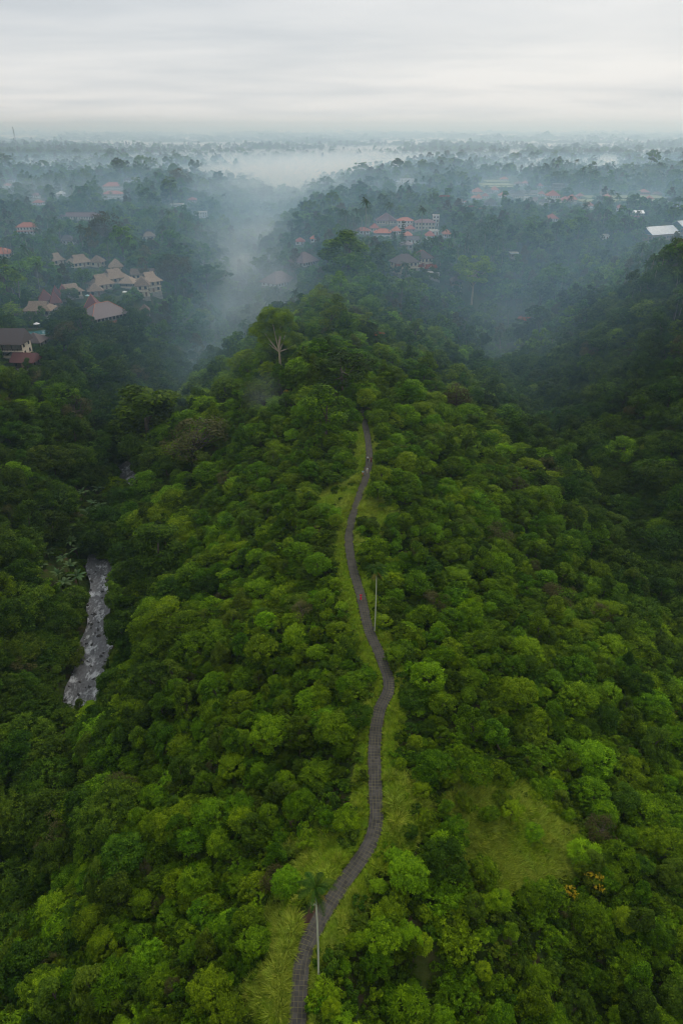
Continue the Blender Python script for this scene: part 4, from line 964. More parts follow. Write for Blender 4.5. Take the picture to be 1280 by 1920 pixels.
# pale barked tall tree on the ridge
p = hit(526, 706)
rt_ = root('pale_tree', p, 'tall tree with pale bare limbs and sparse olive crown on the ridge', 'tree')
gg = np.random.default_rng(5); b = MB(); s_ = mpp(p); H = 112 * s_
LIMBS = [(-.26, .74, .0), (-.20, .52, .12), (.12, .70, .15), (.05, .92, .1), (-.12, .92, .1), (.26, .50, .1), (.0, .8, .25)]
b.tube([(0, 0, -1), (.1, 0, H * .25), (-.1, 0, H * .48), (.05, 0, H * .62)], [.52, .44, .36, .26], 8)
for lx, lz, ly in LIMBS: b.tube([(-.05, 0, H * .42), (lx * H * .45, ly * H * .4, H * (.42 + (lz - .42) * .45)), (lx * H * .9, ly * H, H * lz)], [.28, .21, .08], 6)
link('trunk', b.mesh('trunk', ['pale_bark'], True), rt_); b = MB()
for lx, lz, ly in LIMBS: crown(b, gg, H * .21, H * .14, H * (lz + .05), 18, 300, .42, low=-.5, cx=lx * H * .95, cy=ly * H)
link('crown', b.mesh('crown', ['leaf_fresh']), rt_); PLANTED.append((p.x, p.y, 4))
for zz in np.linspace(.15, 1, 8): protect(p.x, p.y, p.z + H * zz, 3)
for lx, lz, ly in LIMBS: protect(p.x + lx * H * .9, p.y, p.z + lz * H, 3)
special('umbrella_tree', 1, 'spreading_tree', 'dark layered spreading tree on the ridge above the end of the path', 640, 760, 95, wide=1.15)
special('creeper_tree', 0, 'creeper_tree', 'big dark rounded tree overhanging the far bend of the river', 283, 872, 140, wide=1.75)
special('dry_tree', 0, 'dry_tree', 'brownish tree right of the big dark tree by the river', 372, 888, 100, wide=1.3)
special('creeper_tree', 2, 'creeper_tree', 'tall creeper covered tree standing out on the slope right of the river', 308, 1090, 105, wide=1.35)
special('creeper_tree', 1, 'creeper_tree', 'tall bushy creeper clad tree left of where the path enters the trees', 612, 830, 105, wide=1.3)
special('umbrella_tree', 0, 'spreading_tree', 'bright green spreading tree beside the stilt cabin', 883, 572, 92, wide=.9)
special('creeper_tree', 1, 'dark_tree', 'big round tree left of the centre village', 650, 540, 100, wide=1.8)
special('mid_round', 5, 'dark_tree', 'lone dark round tree in the haze of the left plateau', 283, 402, 44)
special('dry_tree', 1, 'dry_tree', 'tall brown leaved tree above the thatched houses', 206, 478, 76, wide=.9)
special('dry_tree', 0, 'dry_tree', 'brown leaved tree at the right edge of the left resort', 330, 552, 70, wide=1.1)
special('umbrella_tree', 2, 'spreading_tree', 'broad layered tree below the right end of the left resort', 392, 572, 74, wide=1.1)
special('dry_tree', 1, 'dry_tree', 'brownish tree on the right slope of the ridge', 851, 782, 62)
special('dry_tree', 1, 'dry_tree', 'reddish bare crowned tree in the haze left of the misty valley', 341, 366, 46, wide=1.2)
special('dry_tree', 0, 'dry_tree', 'pale brown bare crowned tree at the edge of the misty valley', 492, 392, 42, wide=1.3)
special('small_tree', 4, 'dark_tree', 'dark round topped tree in front of the curved thatched roof', 135, 572, 30)
# flame trees
def flame(label, px, py, hpx, wide=1.0):
    p = hit(px, py); c_, t_, _, H, Rr = PROTO['umbrella_tree'][2]
    s = hpx * mpp(p) / H; rt_ = root('flame_tree', p, label, 'tree', None, random.uniform(0, 6), (s * wide, s * wide, s))
    link('trunk', t_, rt_); link('crown', c_, rt_); b = MB(); gg = np.random.default_rng(int(px))
    crown(b, gg, Rr * .72, .55, 10.1, 12, 90, .42, flat=.9, low=.0, rr=(.16, .30), up=1.0); link('blossom', b.mesh('blossom', ['flame']), rt_)
    PLANTED.append((p.x, p.y, Rr * s * .8)); protect(p.x, p.y, p.z + H * s, 4); protect(p.x, p.y, p.z + H * s * .8, 4)
flame('orange blossomed tree with a bare pale trunk in front of the cliff hotel', 799, 566, 66, .75)
flame('orange flowering tree on the valley slope below the stilt cabin', 976, 642, 46, .95)
flame('large orange flowering tree high above the centre village', 832, 404, 34, 1.1)
flame('small orange flowering tree left of the pair below the right village', 878, 412, 24)
flame('small orange flowering tree right of the pair below the right village', 900, 412, 20)
flame('low orange flowering tree on the ridge right of the spreading tree', 706, 660, 36)
flame('orange flowering tree at the left end of the cliff hotel', 744, 524, 26, .8)
# yellow crotons on the right slope
for (px, py, n_, s, lab) in [(1110, 1672, 0, 1.0, 'bright yellow leaved bush on the lower right slope'), (1066, 1690, 1, .75, 'scattered yellow leaved bush left of the brightest yellow bush'), (1268, 1350, 0, 1.0, 'orange yellow leaved tree at the right edge of the picture'),
                           (537, 745, 1, .8, 'tiny yellow flowering bush on the ridge below the pale limbed tree')]:
    p = hit(px, py); rt_ = root('yellow_bush', p, lab, 'bush', None, 0, s); gg = np.random.default_rng(px)
    b = MB(); C, _ = crown(b, gg, 1.4, 1.2, 2.3, 16, 18, .26, low=-.2); link('crown', b.mesh('crown', ['yellow']), rt_)
    b = MB(); crown(b, gg, 1.4, 1.2, 1.8, 14, 70, .3); link('lower_leaves', b.mesh('lower_leaves', ['leaf_olive']), rt_)
    b = MB(); trunk_mb(b, gg, 2.2, .07, C, 5); link('trunk', b.mesh('trunk', ['bark']), rt_); PLANTED.append((p.x, p.y, 1.2)); protect(p.x, p.y, p.z + 2.6, 8); protect(p.x, p.y, p.z + 1.6, 6)
# slender conifers
def conifer(label, px, py, hpx):
    p = hit(px, py); H = hpx * mpp(p); rt_ = root('conifer', p, label, 'tree'); gg = np.random.default_rng(int(px + py)); b = MB()
    b.tube([(0, 0, -1), (0, 0, H)], [.25, .05], 6); link('trunk', b.mesh('trunk', ['bark']), rt_); b = MB()
    for z in np.linspace(.22, .98, 16): crown(b, gg, max(.3, .15 * H * (1.05 - z) + .5), .4, H * z, 7, 26, .6, flat=.8, low=-.6, asp=.4)
    link('crown', b.mesh('crown', ['leaf_dark']), rt_); PLANTED.append((p.x, p.y, 2.5))
    for z in (.3, .5, .7, .95): protect(p.x, p.y, p.z + H * z, 3)
conifer('tall slender dark conifer in front of the centre village', 753, 484, 66)
conifer('shorter slender conifer left of the tall conifer in the centre village', 738, 482, 44)
conifer('pointed conifer with long bare trunk left of the centre village', 549, 472, 46)
# coconut palms
def palm(label, px, py, hpx, v=0, group=None, wide=None):
    p = hit(px, py); c_, t_, _, H, Rr = PROTO['coconut_palm'][v]; s = hpx * mpp(p) / H
    w = wide or min(max(s, .75), 1.5)
    rt_ = root('coconut_palm', p, label, 'palm', group, random.uniform(0, 6.28), (w, w, s)); link('trunk', t_, rt_); link('crown', c_, rt_)
    PLANTED.append((p.x, p.y, 1.0)); protect(p.x, p.y, p.z + H * s, 5); protect(p.x, p.y, p.z + H * s * .7, 0)
NTH = ['leftmost', 'second', 'third', 'fourth', 'fifth', 'sixth', 'seventh', 'eighth', 'ninth', 'tenth', 'eleventh', 'twelfth', 'thirteenth', 'fourteenth', 'fifteenth', 'sixteenth', 'seventeenth',
       'eighteenth', 'nineteenth', 'twentieth', 'twenty-first', 'twenty-second', 'twenty-third', 'twenty-fourth', 'twenty-fifth', 'twenty-sixth']
def palm_row(n_, where, xr, yr, hr, group):
    for i, px in enumerate(sorted(random.uniform(*xr) for _ in range(n_))):
        palm((NTH[i] + ' coconut palm ' + where) if i in (0, n_ - 1) else NTH[i] + ' coconut palm from the left ' + where, px, random.uniform(*yr), random.uniform(*hr), i % 4, group)
palm('tall coconut palm standing alone above the centre village roofs', 728, 446, 58, 1)
palm('tall coconut palm with long trunk left of the centre village', 684, 458, 76, 1)
palm('coconut palm in front of the two storey timber house', 788, 462, 66, 1)
palm('coconut palm rising alone from the green valley slope below the centre village', 950, 622, 44, 0)
palm('lone thin coconut palm with pale trunk on the dark right hillside', 1032, 820, 56, 3)
palm('coconut palm on the right skyline of the near right hill', 1166, 552, 44, 0)
palm('palm with pale trunk on the right hill below the skyline', 1048, 668, 48, 3)
palm('left of two palms with pale trunks above the thatched longhouse', 160, 483, 52, 0)
palm('right of two palms with pale trunks above the thatched longhouse', 172, 484, 48, 2)
palm('coconut palm at the edge of the misty valley', 523, 388, 20, 0)
palm_row(9, 'in the cluster left of the centre village roofs', (640, 705), (436, 452), (34, 52), 'palm cluster left of the centre village')
palm_row(26, 'in the dense palm wood right of the centre village', (845, 940), (455, 520), (36, 52), 'palm wood right of the centre village')
palm_row(16, 'on the crest of the near right hill', (1175, 1285), (520, 620), (48, 66), 'palms on the near right hill')
palm_row(26, 'in the row behind the right village', (1000, 1280), (332, 360), (20, 28), 'palms behind the right village')
palm_row(14, 'in the hazy wood behind the rice terraces', (860, 1010), (320, 338), (16, 22), 'palms behind the rice terraces')
palm_row(14, 'scattered over the right hand plateau woods', (1060, 1250), (395, 440), (28, 38), 'palms of the right plateau woods')
palm_row(12, 'on the left plateau behind the resort', (5, 150), (455, 500), (34, 46), 'palms behind the left resort')
# banana plants by the river
def banana_leaf():
    b = MB(); s = np.linspace(0, 1, 7); P = np.stack([s * 1.9, 0 * s, .9 * s - 1.15 * s * s], 1); wv = .30 * np.sin(np.clip(s * .93 + .07, 0, 1) * math.pi) ** .5
    for i in range(6):
        for sg in (-1, 1):
            a_, c_ = P[i], P[i + 1]; b.add([a_, c_, c_ + [0, sg * wv[i + 1], -.05], a_ + [0, sg * wv[i], -.05]], [[0, 1, 2, 3]], .3 + .1 * i)
    return b.mesh('banana_leaf', ['banana'])
BL = banana_leaf(); bs = MB(); bs.tube([(0, 0, -.5), (0, 0, 2.2)], [.16, .11], 6); BS = bs.mesh('banana_stem', ['leaf_olive'])
for i, (px, py) in enumerate(sorted([(120, 1060), (138, 1075), (152, 1045), (110, 1090), (95, 1050), (140, 1030), (160, 940), (175, 955), (185, 930), (168, 975), (148, 1098), (192, 962), (122, 1110), (80, 1075), (70, 975)], key=lambda q: (q[1] < 1000, q[0]))):
    p = hit(px + random.uniform(-4, 4), py); up_ = 'upper' if py < 1000 else 'lower'
    rt_ = root('banana_plant', p, f'{NTH[i] if i < 9 else NTH[i - 9]} grey green banana plant from the left in the {up_} clump by the river', 'plant', f'{up_} banana clump by the river', random.uniform(0, 6), random.uniform(1.1, 1.6)); link('stem', BS, rt_)
    for k in range(8):
        o = link('leaf', BL, rt_, (0, 0, 2.1)); o.rotation_euler = (random.uniform(-.3, .3), random.uniform(-.75, -.1), k * .785 + random.uniform(-.2, .2)); o.scale = (random.uniform(.8, 1.15),) * 3
    PLANTED.append((p.x, p.y, 1.5)); protect(p.x, p.y, p.z + 2.5, 5)

# ------------------------------------------------------------------ forest cover
PR = np.array(PROTECT); KO = np.array(KEEP_OUT); PLT = np.array(PLANTED)
def in_poly(px, py, poly):
    px = px + 14 * np.sin(py * .11 + px * .05) + 9 * np.sin(py * .31 + 1); py = py + 12 * np.sin(px * .09 + 2) + 8 * np.sin(px * .23)
    c = np.zeros(px.shape, bool); n = len(poly)
    for i in range(n):
        (x1, y1), (x2, y2) = poly[i], poly[(i + 1) % n]
        m_ = ((y1 > py) != (y2 > py)) & (px < (x2 - x1) * (py - y1) / (y2 - y1 + 1e-9) + x1); c ^= m_
    return c
GRASS_POLY = [[(850, 1455), (950, 1462), (1060, 1540), (1110, 1620), (1030, 1662), (915, 1665), (845, 1590)], [(735, 1455), (780, 1470), (800, 1530), (780, 1560), (760, 1620), (718, 1620), (725, 1540)],
              [(600, 940), (650, 905), (680, 890), (655, 990), (600, 985)], [(690, 960), (720, 935), (730, 1000), (690, 1010)], [(560, 1590), (650, 1575), (650, 1620), (580, 1700), (520, 1760), (505, 1700)],
              [(440, 1920), (560, 1730), (545, 1920)], [(920, 588), (1010, 600), (985, 645), (905, 625)]]
def verge(x, y):
    """width of the grassy strip on this side of the path"""
    right = x > pathx(y)
    return np.where(right, 2.1 + 1.0 * wave(S_VERGE, x * 0 + 3, y), 2.3 + 1.0 * wave(S_VERGE, x * 0 + 71, y)).clip(1.45, 4.5)
def grid(x0, x1, y0, y1, st, rng):
    gx, gy = np.meshgrid(np.arange(x0, x1, st), np.arange(y0, y1, st)); gx = gx.ravel() + rng.uniform(-.48, .48, gx.size) * st; gy = gy.ravel() + rng.uniform(-.48, .48, gy.size) * st
    return gx, gy
def clear_of(px, py, rad, y, aspect=.9):
    """False where a crown drawn at px, py (radius rad) would hide something that must stay visible"""
    ok = np.ones(len(px), bool)
    for a in range(0, len(PR), 64):
        q = PR[a:a + 64]
        dx = px[:, None] - q[None, :, 0]; dy = (py[:, None] - q[None, :, 1]) / aspect
        lim = (rad[:, None] + q[None, :, 3]) ** 2
        ok &= ~((dx * dx + dy * dy < lim) & (y[:, None] < q[None, :, 2] - .3)).any(1)
    return ok
def away(x, y, rad, arr, k=1.0):
    ok = np.ones(len(x), bool)
    for cx, cy_, cr in arr: ok &= (x - cx) ** 2 + (y - cy_) ** 2 > (cr * k + rad) ** 2
    return ok
rows = []     # x, y, z, scale, kind index
KIND = ['shrub', 'small_tree', 'whorl', 'creeper_tree', 'umbrella_tree', 'dry_tree', 'mid_round', 'mid_umbrella', 'mid_tall', 'coconut_palm', 'grove', 'thicket']
KH = [PROTO[k][0][3] for k in KIND]; KR = [PROTO[k][0][4] for k in KIND]
def place(x, y, kind, scale, keep_small=True, ko=True):
    H = np.array(KH)[kind] * scale; Rr = np.array(KR)[kind] * scale
    z = height(x, y); tone = 0
    px, py, dep = proj(x, y, z + H * .62)
    ok = (px > -220) & (px < 1500) & (py > 150) & (py < 2150)
    # river and path stay open
    ok &= np.where((y > 40) & (y < 320), np.abs(x - xleft(y)) > np.where((y < 114) | ((y > 176) & (y < 227)) | (y > 242), .8, 4.2 + .25 * Rr), True)
    dp = d_path(x, y); ok &= dp > np.where(y < 196, verge(x, y) + .62 * Rr, 1.2)
    gx, gy, _ = proj(x, y, z); 
    for poly in GRASS_POLY: ok &= ~(in_poly(gx, gy, poly) & ((scale > .62) | (gr.uniform(0, 1, len(x)) < .80)))
    if ko and len(KO): ok &= away(x, y, Rr * .35, KO)
    ok &= away(x, y, Rr * .3, PLT)
    vis = np.zeros(len(x), bool); vis[ok] = clear_of(px[ok], py[ok], (Rr[ok] * FPX / dep[ok]) * 1.02, y[ok], .85)
    for i in np.nonzero(ok & vis)[0]: rows.append((x[i], y[i], z[i], scale[i], int(kind[i]), dep[i], px[i], py[i]))
    if keep_small:
        lost = np.nonzero(ok & ~vis)[0]
        if len(lost):
            sc = np.full(len(lost), .5) * (1 + .4 * (dep[lost] > 280)); kk = np.zeros(len(lost), int)
            H2 = KH[0] * sc; R2 = KR[0] * sc; p2 = proj(x[lost], y[lost], z[lost] + H2 * .6)
            v2 = clear_of(p2[0], p2[1], R2 * FPX / p2[2], y[lost], .85)
            for j, i in enumerate(lost):
                if v2[j]: rows.append((x[i], y[i], z[i], sc[j], 0, dep[i], px[i], py[i]))
gr = np.random.default_rng(33)
# near slopes: shrubs and small trees
x, y = grid(-150, 190, 18, 330, 2.15, gr); tone = wave(S_TONE, x, y); u = gr.uniform(0, 1, len(x))
low_ = np.clip(-height(x, y) / 30, 0, 1)         # further down the slope the trees are taller
kind = np.select([u < .40 - .22 * low_, u < .62 + .0 * low_, u < .80 - .12 * low_, u < .90, u < .975, u < .985], [0, 1, 2, 3, 0, 5], 4)
kind = np.where((tone > 1.0) & (u < .5), 2, kind); kind = np.where((tone < -1.1) & (u < .6), 1, kind)
kind = np.where((d_path(x, y) < 9) & np.isin(kind, (3, 4)), 0, kind)
sc = np.clip(gr.lognormal(-.30, .36, len(x)), .36, 1.4) * (1 + .22 * low_); sc = np.where(np.isin(kind, (3,)), sc * .85, sc); sc = np.where(kind == 4, sc * .72, sc)
rid = np.clip(np.minimum((x - xleft(y)) / 40, (xright(y) - x) / 45), 0, 1)    # 1 on the scrubby ridge, 0 in the valley forest
sc = sc * (1.10 - .38 * rid); kind = np.where((rid > .55) & np.isin(kind, (4,)), 0, kind); kind = np.where((kind == 0) & (gr.uniform(0, 1, len(x)) < .62), 11, kind); kind = np.where((rid > .5) & (kind == 1) & (gr.uniform(0, 1, len(x)) < .4), 11, kind); keep = (rid > .3) | (gr.uniform(0, 1, len(x)) < .72)
far_near = np.clip((y - 190) / 120, 0, 1); sc = sc * (1 + .25 * far_near) * (.86 + .14 * np.clip((y - 50) / 60, 0, 1))
mound = np.exp(-((x + 4) / 48) ** 2) * np.clip((y - 200) / 25, 0, 1); sc = sc * (1 + .75 * mound); keep &= (mound < .3) | (gr.uniform(0, 1, len(x)) < .6)
place(x[keep], y[keep], kind[keep], sc[keep])
# taller trees round the mouth of the path where it goes under the canopy
xx = np.array([3, 11, 2, 12, 6.5, 8, 0, 14.]); yy = np.array([197, 198, 204, 205, 207, 213, 210, 212.])
for i in range(len(xx)): rows.append((xx[i], yy[i], hz(xx[i], yy[i]), .95 if i > 3 else .8, 1, 210, 680, 780))
# middle distance
x, y = grid(-420, 520, 330, 760, 6.8, gr); u = gr.uniform(0, 1, len(x))
kind = np.select([u < .64, u < .72, u < .86, u < .93], [6, 7, 8, 9], 6); kind = np.where(u > .955, 5, kind)
sc = np.clip(gr.lognormal(-.05, .30, len(x)), .6, 1.75); sc = np.where(kind == 5, sc * 1.3, sc); sc = np.where(kind >= 8, sc.clip(.6, 1.2), sc); place(x, y, kind, sc)
x, y = grid(-950, 1000, 760, 1500, 9.8, gr); u = gr.uniform(0, 1, len(x))
kind = np.select([u < .68, u < .75, u < .87, u < .95], [6, 7, 8, 9], 6); sc = np.clip(gr.lognormal(.12, .32, len(x)), .75, 2.1); sc = np.where(kind >= 8, sc.clip(.7, 1.35), sc); place(x, y, kind, sc)
x, y = grid(-1700, 1750, 1500, 3000, 24, gr); u = gr.uniform(0, 1, len(x)); kind = np.select([u < .55, u < .75], [6, 7], 8); sc = gr.uniform(1.3, 2.1, len(x)); place(x, y, kind, sc, False)
x, y = grid(-2400, 2400, 1480, 3600, 52, gr); place(x, y, np.full(len(x), 10), gr.uniform(.7, 1.1, len(x)), False)
x, y = grid(-5200, 5200, 3600, 8200, 95, gr); place(x, y, np.full(len(x), 10), gr.uniform(1.1, 1.9, len(x)), False, False)
x, y = grid(60, 150, 360, 450, 2.0, gr); gx, gy, dd_ = proj(x, y, height(x, y)); ok = in_poly(gx, gy, GRASS_POLY[-1])
for i in np.nonzero(ok)[0]: rows.append((x[i], y[i], hz(x[i], y[i]), gr.uniform(.3, .55), 0, dd_[i], gx[i], gy[i]))
rows = np.array(rows)

flatp = []; off = []
for k in KIND: off.append(len(flatp)); flatp += [q[2] for q in PROTO[k]]
cnt = np.array([len(PROTO[k]) for k in KIND]); kk = rows[:, 4].astype(int)
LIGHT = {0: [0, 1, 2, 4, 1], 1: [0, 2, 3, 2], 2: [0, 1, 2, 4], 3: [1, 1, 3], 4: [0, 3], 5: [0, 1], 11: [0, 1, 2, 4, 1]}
DARK = {0: [3, 3, 0, 5], 1: [1, 4, 5], 2: [3, 3, 1], 3: [0, 2], 4: [1, 2], 5: [0, 1], 11: [3, 3, 0]}  # darker leaf colours towards the valleys paint in gorge shade, besides forest species
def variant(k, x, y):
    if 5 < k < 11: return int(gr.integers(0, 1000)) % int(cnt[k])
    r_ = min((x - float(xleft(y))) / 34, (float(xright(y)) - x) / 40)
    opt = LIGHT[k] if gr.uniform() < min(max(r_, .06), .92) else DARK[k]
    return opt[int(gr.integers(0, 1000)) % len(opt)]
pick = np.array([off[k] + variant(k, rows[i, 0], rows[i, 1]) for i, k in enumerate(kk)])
# the 300 that show largest are trees of their own
isz = np.array(KR)[rows[:, 4].astype(int)] * rows[:, 3] / rows[:, 5]
inview = (rows[:, 6] > 0) & (rows[:, 6] < 1280) & (rows[:, 7] > 240) & (rows[:, 7] < 1915) & ((rows[:, 4] < 6) | (rows[:, 4] == 11))
order = np.argsort(-np.where(inview, isz, 0))[:300]
single = np.zeros(len(rows), bool); single[order] = True
DESC = {0: ('shrub', 'bush', 'rounded broadleaf shrub'), 1: ('small_tree', 'tree', 'lobed broadleaf tree'), 2: ('whorl_leaved_tree', 'tree', 'star leaved small tree'),
        3: ('creeper_tree', 'tree', 'creeper covered tree'), 4: ('spreading_tree', 'tree', 'flat topped spreading tree'), 5: ('dry_tree', 'tree', 'thin brownish tree'), 11: ('thicket_shrub', 'bush', 'tangled low thicket')}
TONE = {'leaf_green': 'mid green', 'leaf_fresh': 'yellow green', 'leaf_dark': 'dark green', 'leaf_olive': 'olive green', 'leaf_blue': 'bluish green', 'leaf_brown': 'brown'}
todo = {}
for i in order:
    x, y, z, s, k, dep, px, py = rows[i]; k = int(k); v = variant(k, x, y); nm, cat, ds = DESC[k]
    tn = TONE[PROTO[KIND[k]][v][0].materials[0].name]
    if k == 5: ds = 'thin leaved dry tree'
    dx = x - float(pathx(y)); side = 'left' if dx < 0 else 'right'
    lat = f'just {side} of the path' if abs(dx) < 11 else (f'partway down {side} slope' if abs(dx) < 27 else f'low on {side} slope' if abs(dx) < 52 else f'deep in {side} valley')
    ver = 'at the bottom' if y < 44 else 'near the bottom' if y < 52 else 'by the palm' if y < 60 else 'above the palm' if y < 68 else 'past the first bend' if y < 80 else 'past the clearing' if y < 92 else 'past the second bend' if y < 108 else 'near the walker' if y < 135 else 'far up' if y < 170 else 'by the path end' if y < 215 else 'beyond the path'
    todo.setdefault(f'{tn} {ds} {lat} {ver}', []).append((px, i, v, nm, cat, k))
for lab, mem in todo.items():
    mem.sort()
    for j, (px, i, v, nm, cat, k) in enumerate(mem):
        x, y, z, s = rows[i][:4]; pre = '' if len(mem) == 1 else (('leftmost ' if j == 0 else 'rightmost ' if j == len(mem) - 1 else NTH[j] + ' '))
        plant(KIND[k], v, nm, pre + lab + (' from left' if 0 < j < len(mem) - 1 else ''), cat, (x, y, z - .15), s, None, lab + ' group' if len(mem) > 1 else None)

def scatter(name, label, sel, protos, pidx, rotx=.12):
    """one mass of plants: points carrying size, turn and kind, instanced by geometry nodes"""
    pts = rows[sel] if sel is not None else None
    return _scatter(name, label, pts[:, :3], pts[:, 3], protos, pidx, rotx)
def _scatter(name, label, P, S, protos, pidx, rotx=.12, parent=None):
    n = len(P); me = bpy.data.meshes.new(name); me.vertices.add(n); me.vertices.foreach_set('co', np.asarray(P, np.float32).ravel())
    rot = np.stack([gr.normal(size=n) * rotx * .5, gr.normal(size=n) * rotx * .5, gr.uniform(0, 6.283, n)], 1)
    scl = np.stack([S * gr.uniform(.8, 1.25, n), S * gr.uniform(.8, 1.25, n), S * gr.uniform(.78, 1.25, n)], 1)
    me.attributes.new('rot', 'FLOAT_VECTOR', 'POINT').data.foreach_set('vector', rot.astype(np.float32).ravel())
    me.attributes.new('scl', 'FLOAT_VECTOR', 'POINT').data.foreach_set('vector', scl.astype(np.float32).ravel())
    me.attributes.new('pick', 'INT', 'POINT').data.foreach_set('value', np.asarray(pidx, np.int32))
    o = link(name, me); tag(o, label, None, None, 'stuff')
    ng = bpy.data.node_groups.new(name, 'GeometryNodeTree'); ng.interface.new_socket('Geometry', in_out='INPUT', socket_type='NodeSocketGeometry'); ng.interface.new_socket('Geometry', in_out='OUTPUT', socket_type='NodeSocketGeometry')
    gi, go = ng.nodes.new('NodeGroupInput'), ng.nodes.new('NodeGroupOutput'); jn = ng.nodes.new('GeometryNodeJoinGeometry')
    def attr(nm, ty): a = ng.nodes.new('GeometryNodeInputNamedAttribute'); a.data_type = ty; a.inputs[0].default_value = nm; return a.outputs[0]
    ra, sa, pa = attr('rot', 'FLOAT_VECTOR'), attr('scl', 'FLOAT_VECTOR'), attr('pick', 'INT')
    for k, pm in enumerate(protos):
        po = bpy.data.objects.new(f'{name}_source', pm)
        oi = ng.nodes.new('GeometryNodeObjectInfo'); oi.inputs[0].default_value = po; oi.inputs[1].default_value = True
        cp = ng.nodes.new('FunctionNodeCompare'); cp.data_type = 'INT'; cp.operation = 'EQUAL'; ng.links.new(pa, cp.inputs[2]); cp.inputs[3].default_value = k
        ip = ng.nodes.new('GeometryNodeInstanceOnPoints'); ng.links.new(gi.outputs[0], ip.inputs['Points']); ng.links.new(cp.outputs[0], ip.inputs['Selection'])
        ng.links.new(oi.outputs['Geometry'], ip.inputs['Instance']); ng.links.new(ra, ip.inputs['Rotation']); ng.links.new(sa, ip.inputs['Scale']); ng.links.new(ip.outputs[0], jn.inputs[0])
    ng.links.new(jn.outputs[0], go.inputs[0]); md = o.modifiers.new('scatter', 'NODES'); md.node_group = ng
    return o
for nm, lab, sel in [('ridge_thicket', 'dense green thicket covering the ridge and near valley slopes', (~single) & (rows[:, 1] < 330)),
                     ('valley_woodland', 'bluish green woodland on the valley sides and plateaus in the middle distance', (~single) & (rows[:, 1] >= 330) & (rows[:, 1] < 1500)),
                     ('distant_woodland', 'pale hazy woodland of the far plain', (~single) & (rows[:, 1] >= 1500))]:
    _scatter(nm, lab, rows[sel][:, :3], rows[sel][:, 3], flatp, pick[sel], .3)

# ------------------------------------------------------------------ grass and low undergrowth
def tuft(rng, n, h, spread, mat):
    b = MB(); a = rng.uniform(0, 6.28, n); base = np.stack([np.cos(a), np.sin(a), 0 * a], 1) * rng.uniform(0, spread, n)[:, None]
    L = rng.uniform(.55, 1.1, n) * h; ln = rng.uniform(.15, .75, n); d = np.stack([np.cos(a) * ln, np.sin(a) * ln, np.ones(n)], 1); d = unit(d + rng.normal(size=(n, 3)) * .18)
    side = unit(np.cross(d, [0, 0, 1.0])); w = .034; midp = base + d * (L * .6)[:, None]; tip = base + d * L[:, None] + np.stack([np.cos(a) * L * .28, np.sin(a) * L * .28, -L * .12], 1)
    V = np.stack([base - side * w, base + side * w, midp + side * w * .8, tip, midp - side * w * .8], 1).reshape(-1, 3); i = np.arange(n)[:, None] * 5
    b.add(V, np.vstack([np.hstack([i, i + 1, i + 2, i + 4])]), np.repeat(rng.uniform(0, 1, n), 5)); b.q.append(np.hstack([i + 4, i + 2, i + 3])); b.m.append(np.zeros(n, int)); return b.mesh('tuft', [mat])
gt = [tuft(np.random.default_rng(60 + i), 80, .8 if i < 3 else 1.25, .38, 'grass' if i < 3 else 'dry_grass') for i in range(5)]
x, y = grid(-30, 45, 30, 205, .34, gr); dp = d_path(x, y); z = height(x, y); gx, gy, _ = proj(x, y, z)
vw = verge(x, y); ok = (dp > PATH_W / 2 + .12) & (dp < vw + 1.0) & (y < 198)
pol = np.zeros(len(x), bool)
for poly in GRASS_POLY[:-1]: pol |= in_poly(gx, gy, poly)
ok = (ok | (pol & (dp > PATH_W / 2 + .12))) & (gy < 1990) & away(x, y, 0, KO[-1:], .8)
x, y, z, pol, dp = x[ok], y[ok], z[ok], pol[ok], dp[ok]
dry = wave(S_VERGE, x, y) + gr.normal(size=len(x)) * .5 + np.where(pol, .35, -.7)
pk = np.where(dry > .35, gr.integers(3, 5, len(x)), gr.integers(0, 3, len(x)))
near = np.clip((dp - .9) / 1.0, .45, 1)
_scatter('grass', 'yellow green grass along both edges of the path and in open patches', np.stack([x, y, z], 1), near * np.where(pol, 1.15, .85), gt, pk, .3)
hb = []
for i in range(3):
    b = MB(); gg = np.random.default_rng(90 + i); crown(b, gg, .8, .5, .35, 9, 60, .22, low=-.2); hb.append(b.mesh('undergrowth', [['leaf', 'leaf_olive', 'leaf_dark'][i]]))
x, y = grid(-75, 100, 22, 215, 1.35, gr); dp = d_path(x, y); z = height(x, y); gx, gy, _ = proj(x, y, z)
ok = (dp > verge(x, y) * .85 + .8) & (gy < 2000) & (gx > -80) & (gx < 1360) & (np.abs(x - xleft(y)) > 6)
for poly in GRASS_POLY: ok &= ~(in_poly(gx, gy, poly) & (gr.uniform(0, 1, len(x)) < .9))
x, y, z = x[ok], y[ok], z[ok]
_scatter('undergrowth', 'low leafy undergrowth between the shrubs of the ridge', np.stack([x, y, z], 1), gr.uniform(.7, 1.5, len(x)), hb, gr.integers(0, 3, len(x)), .3)

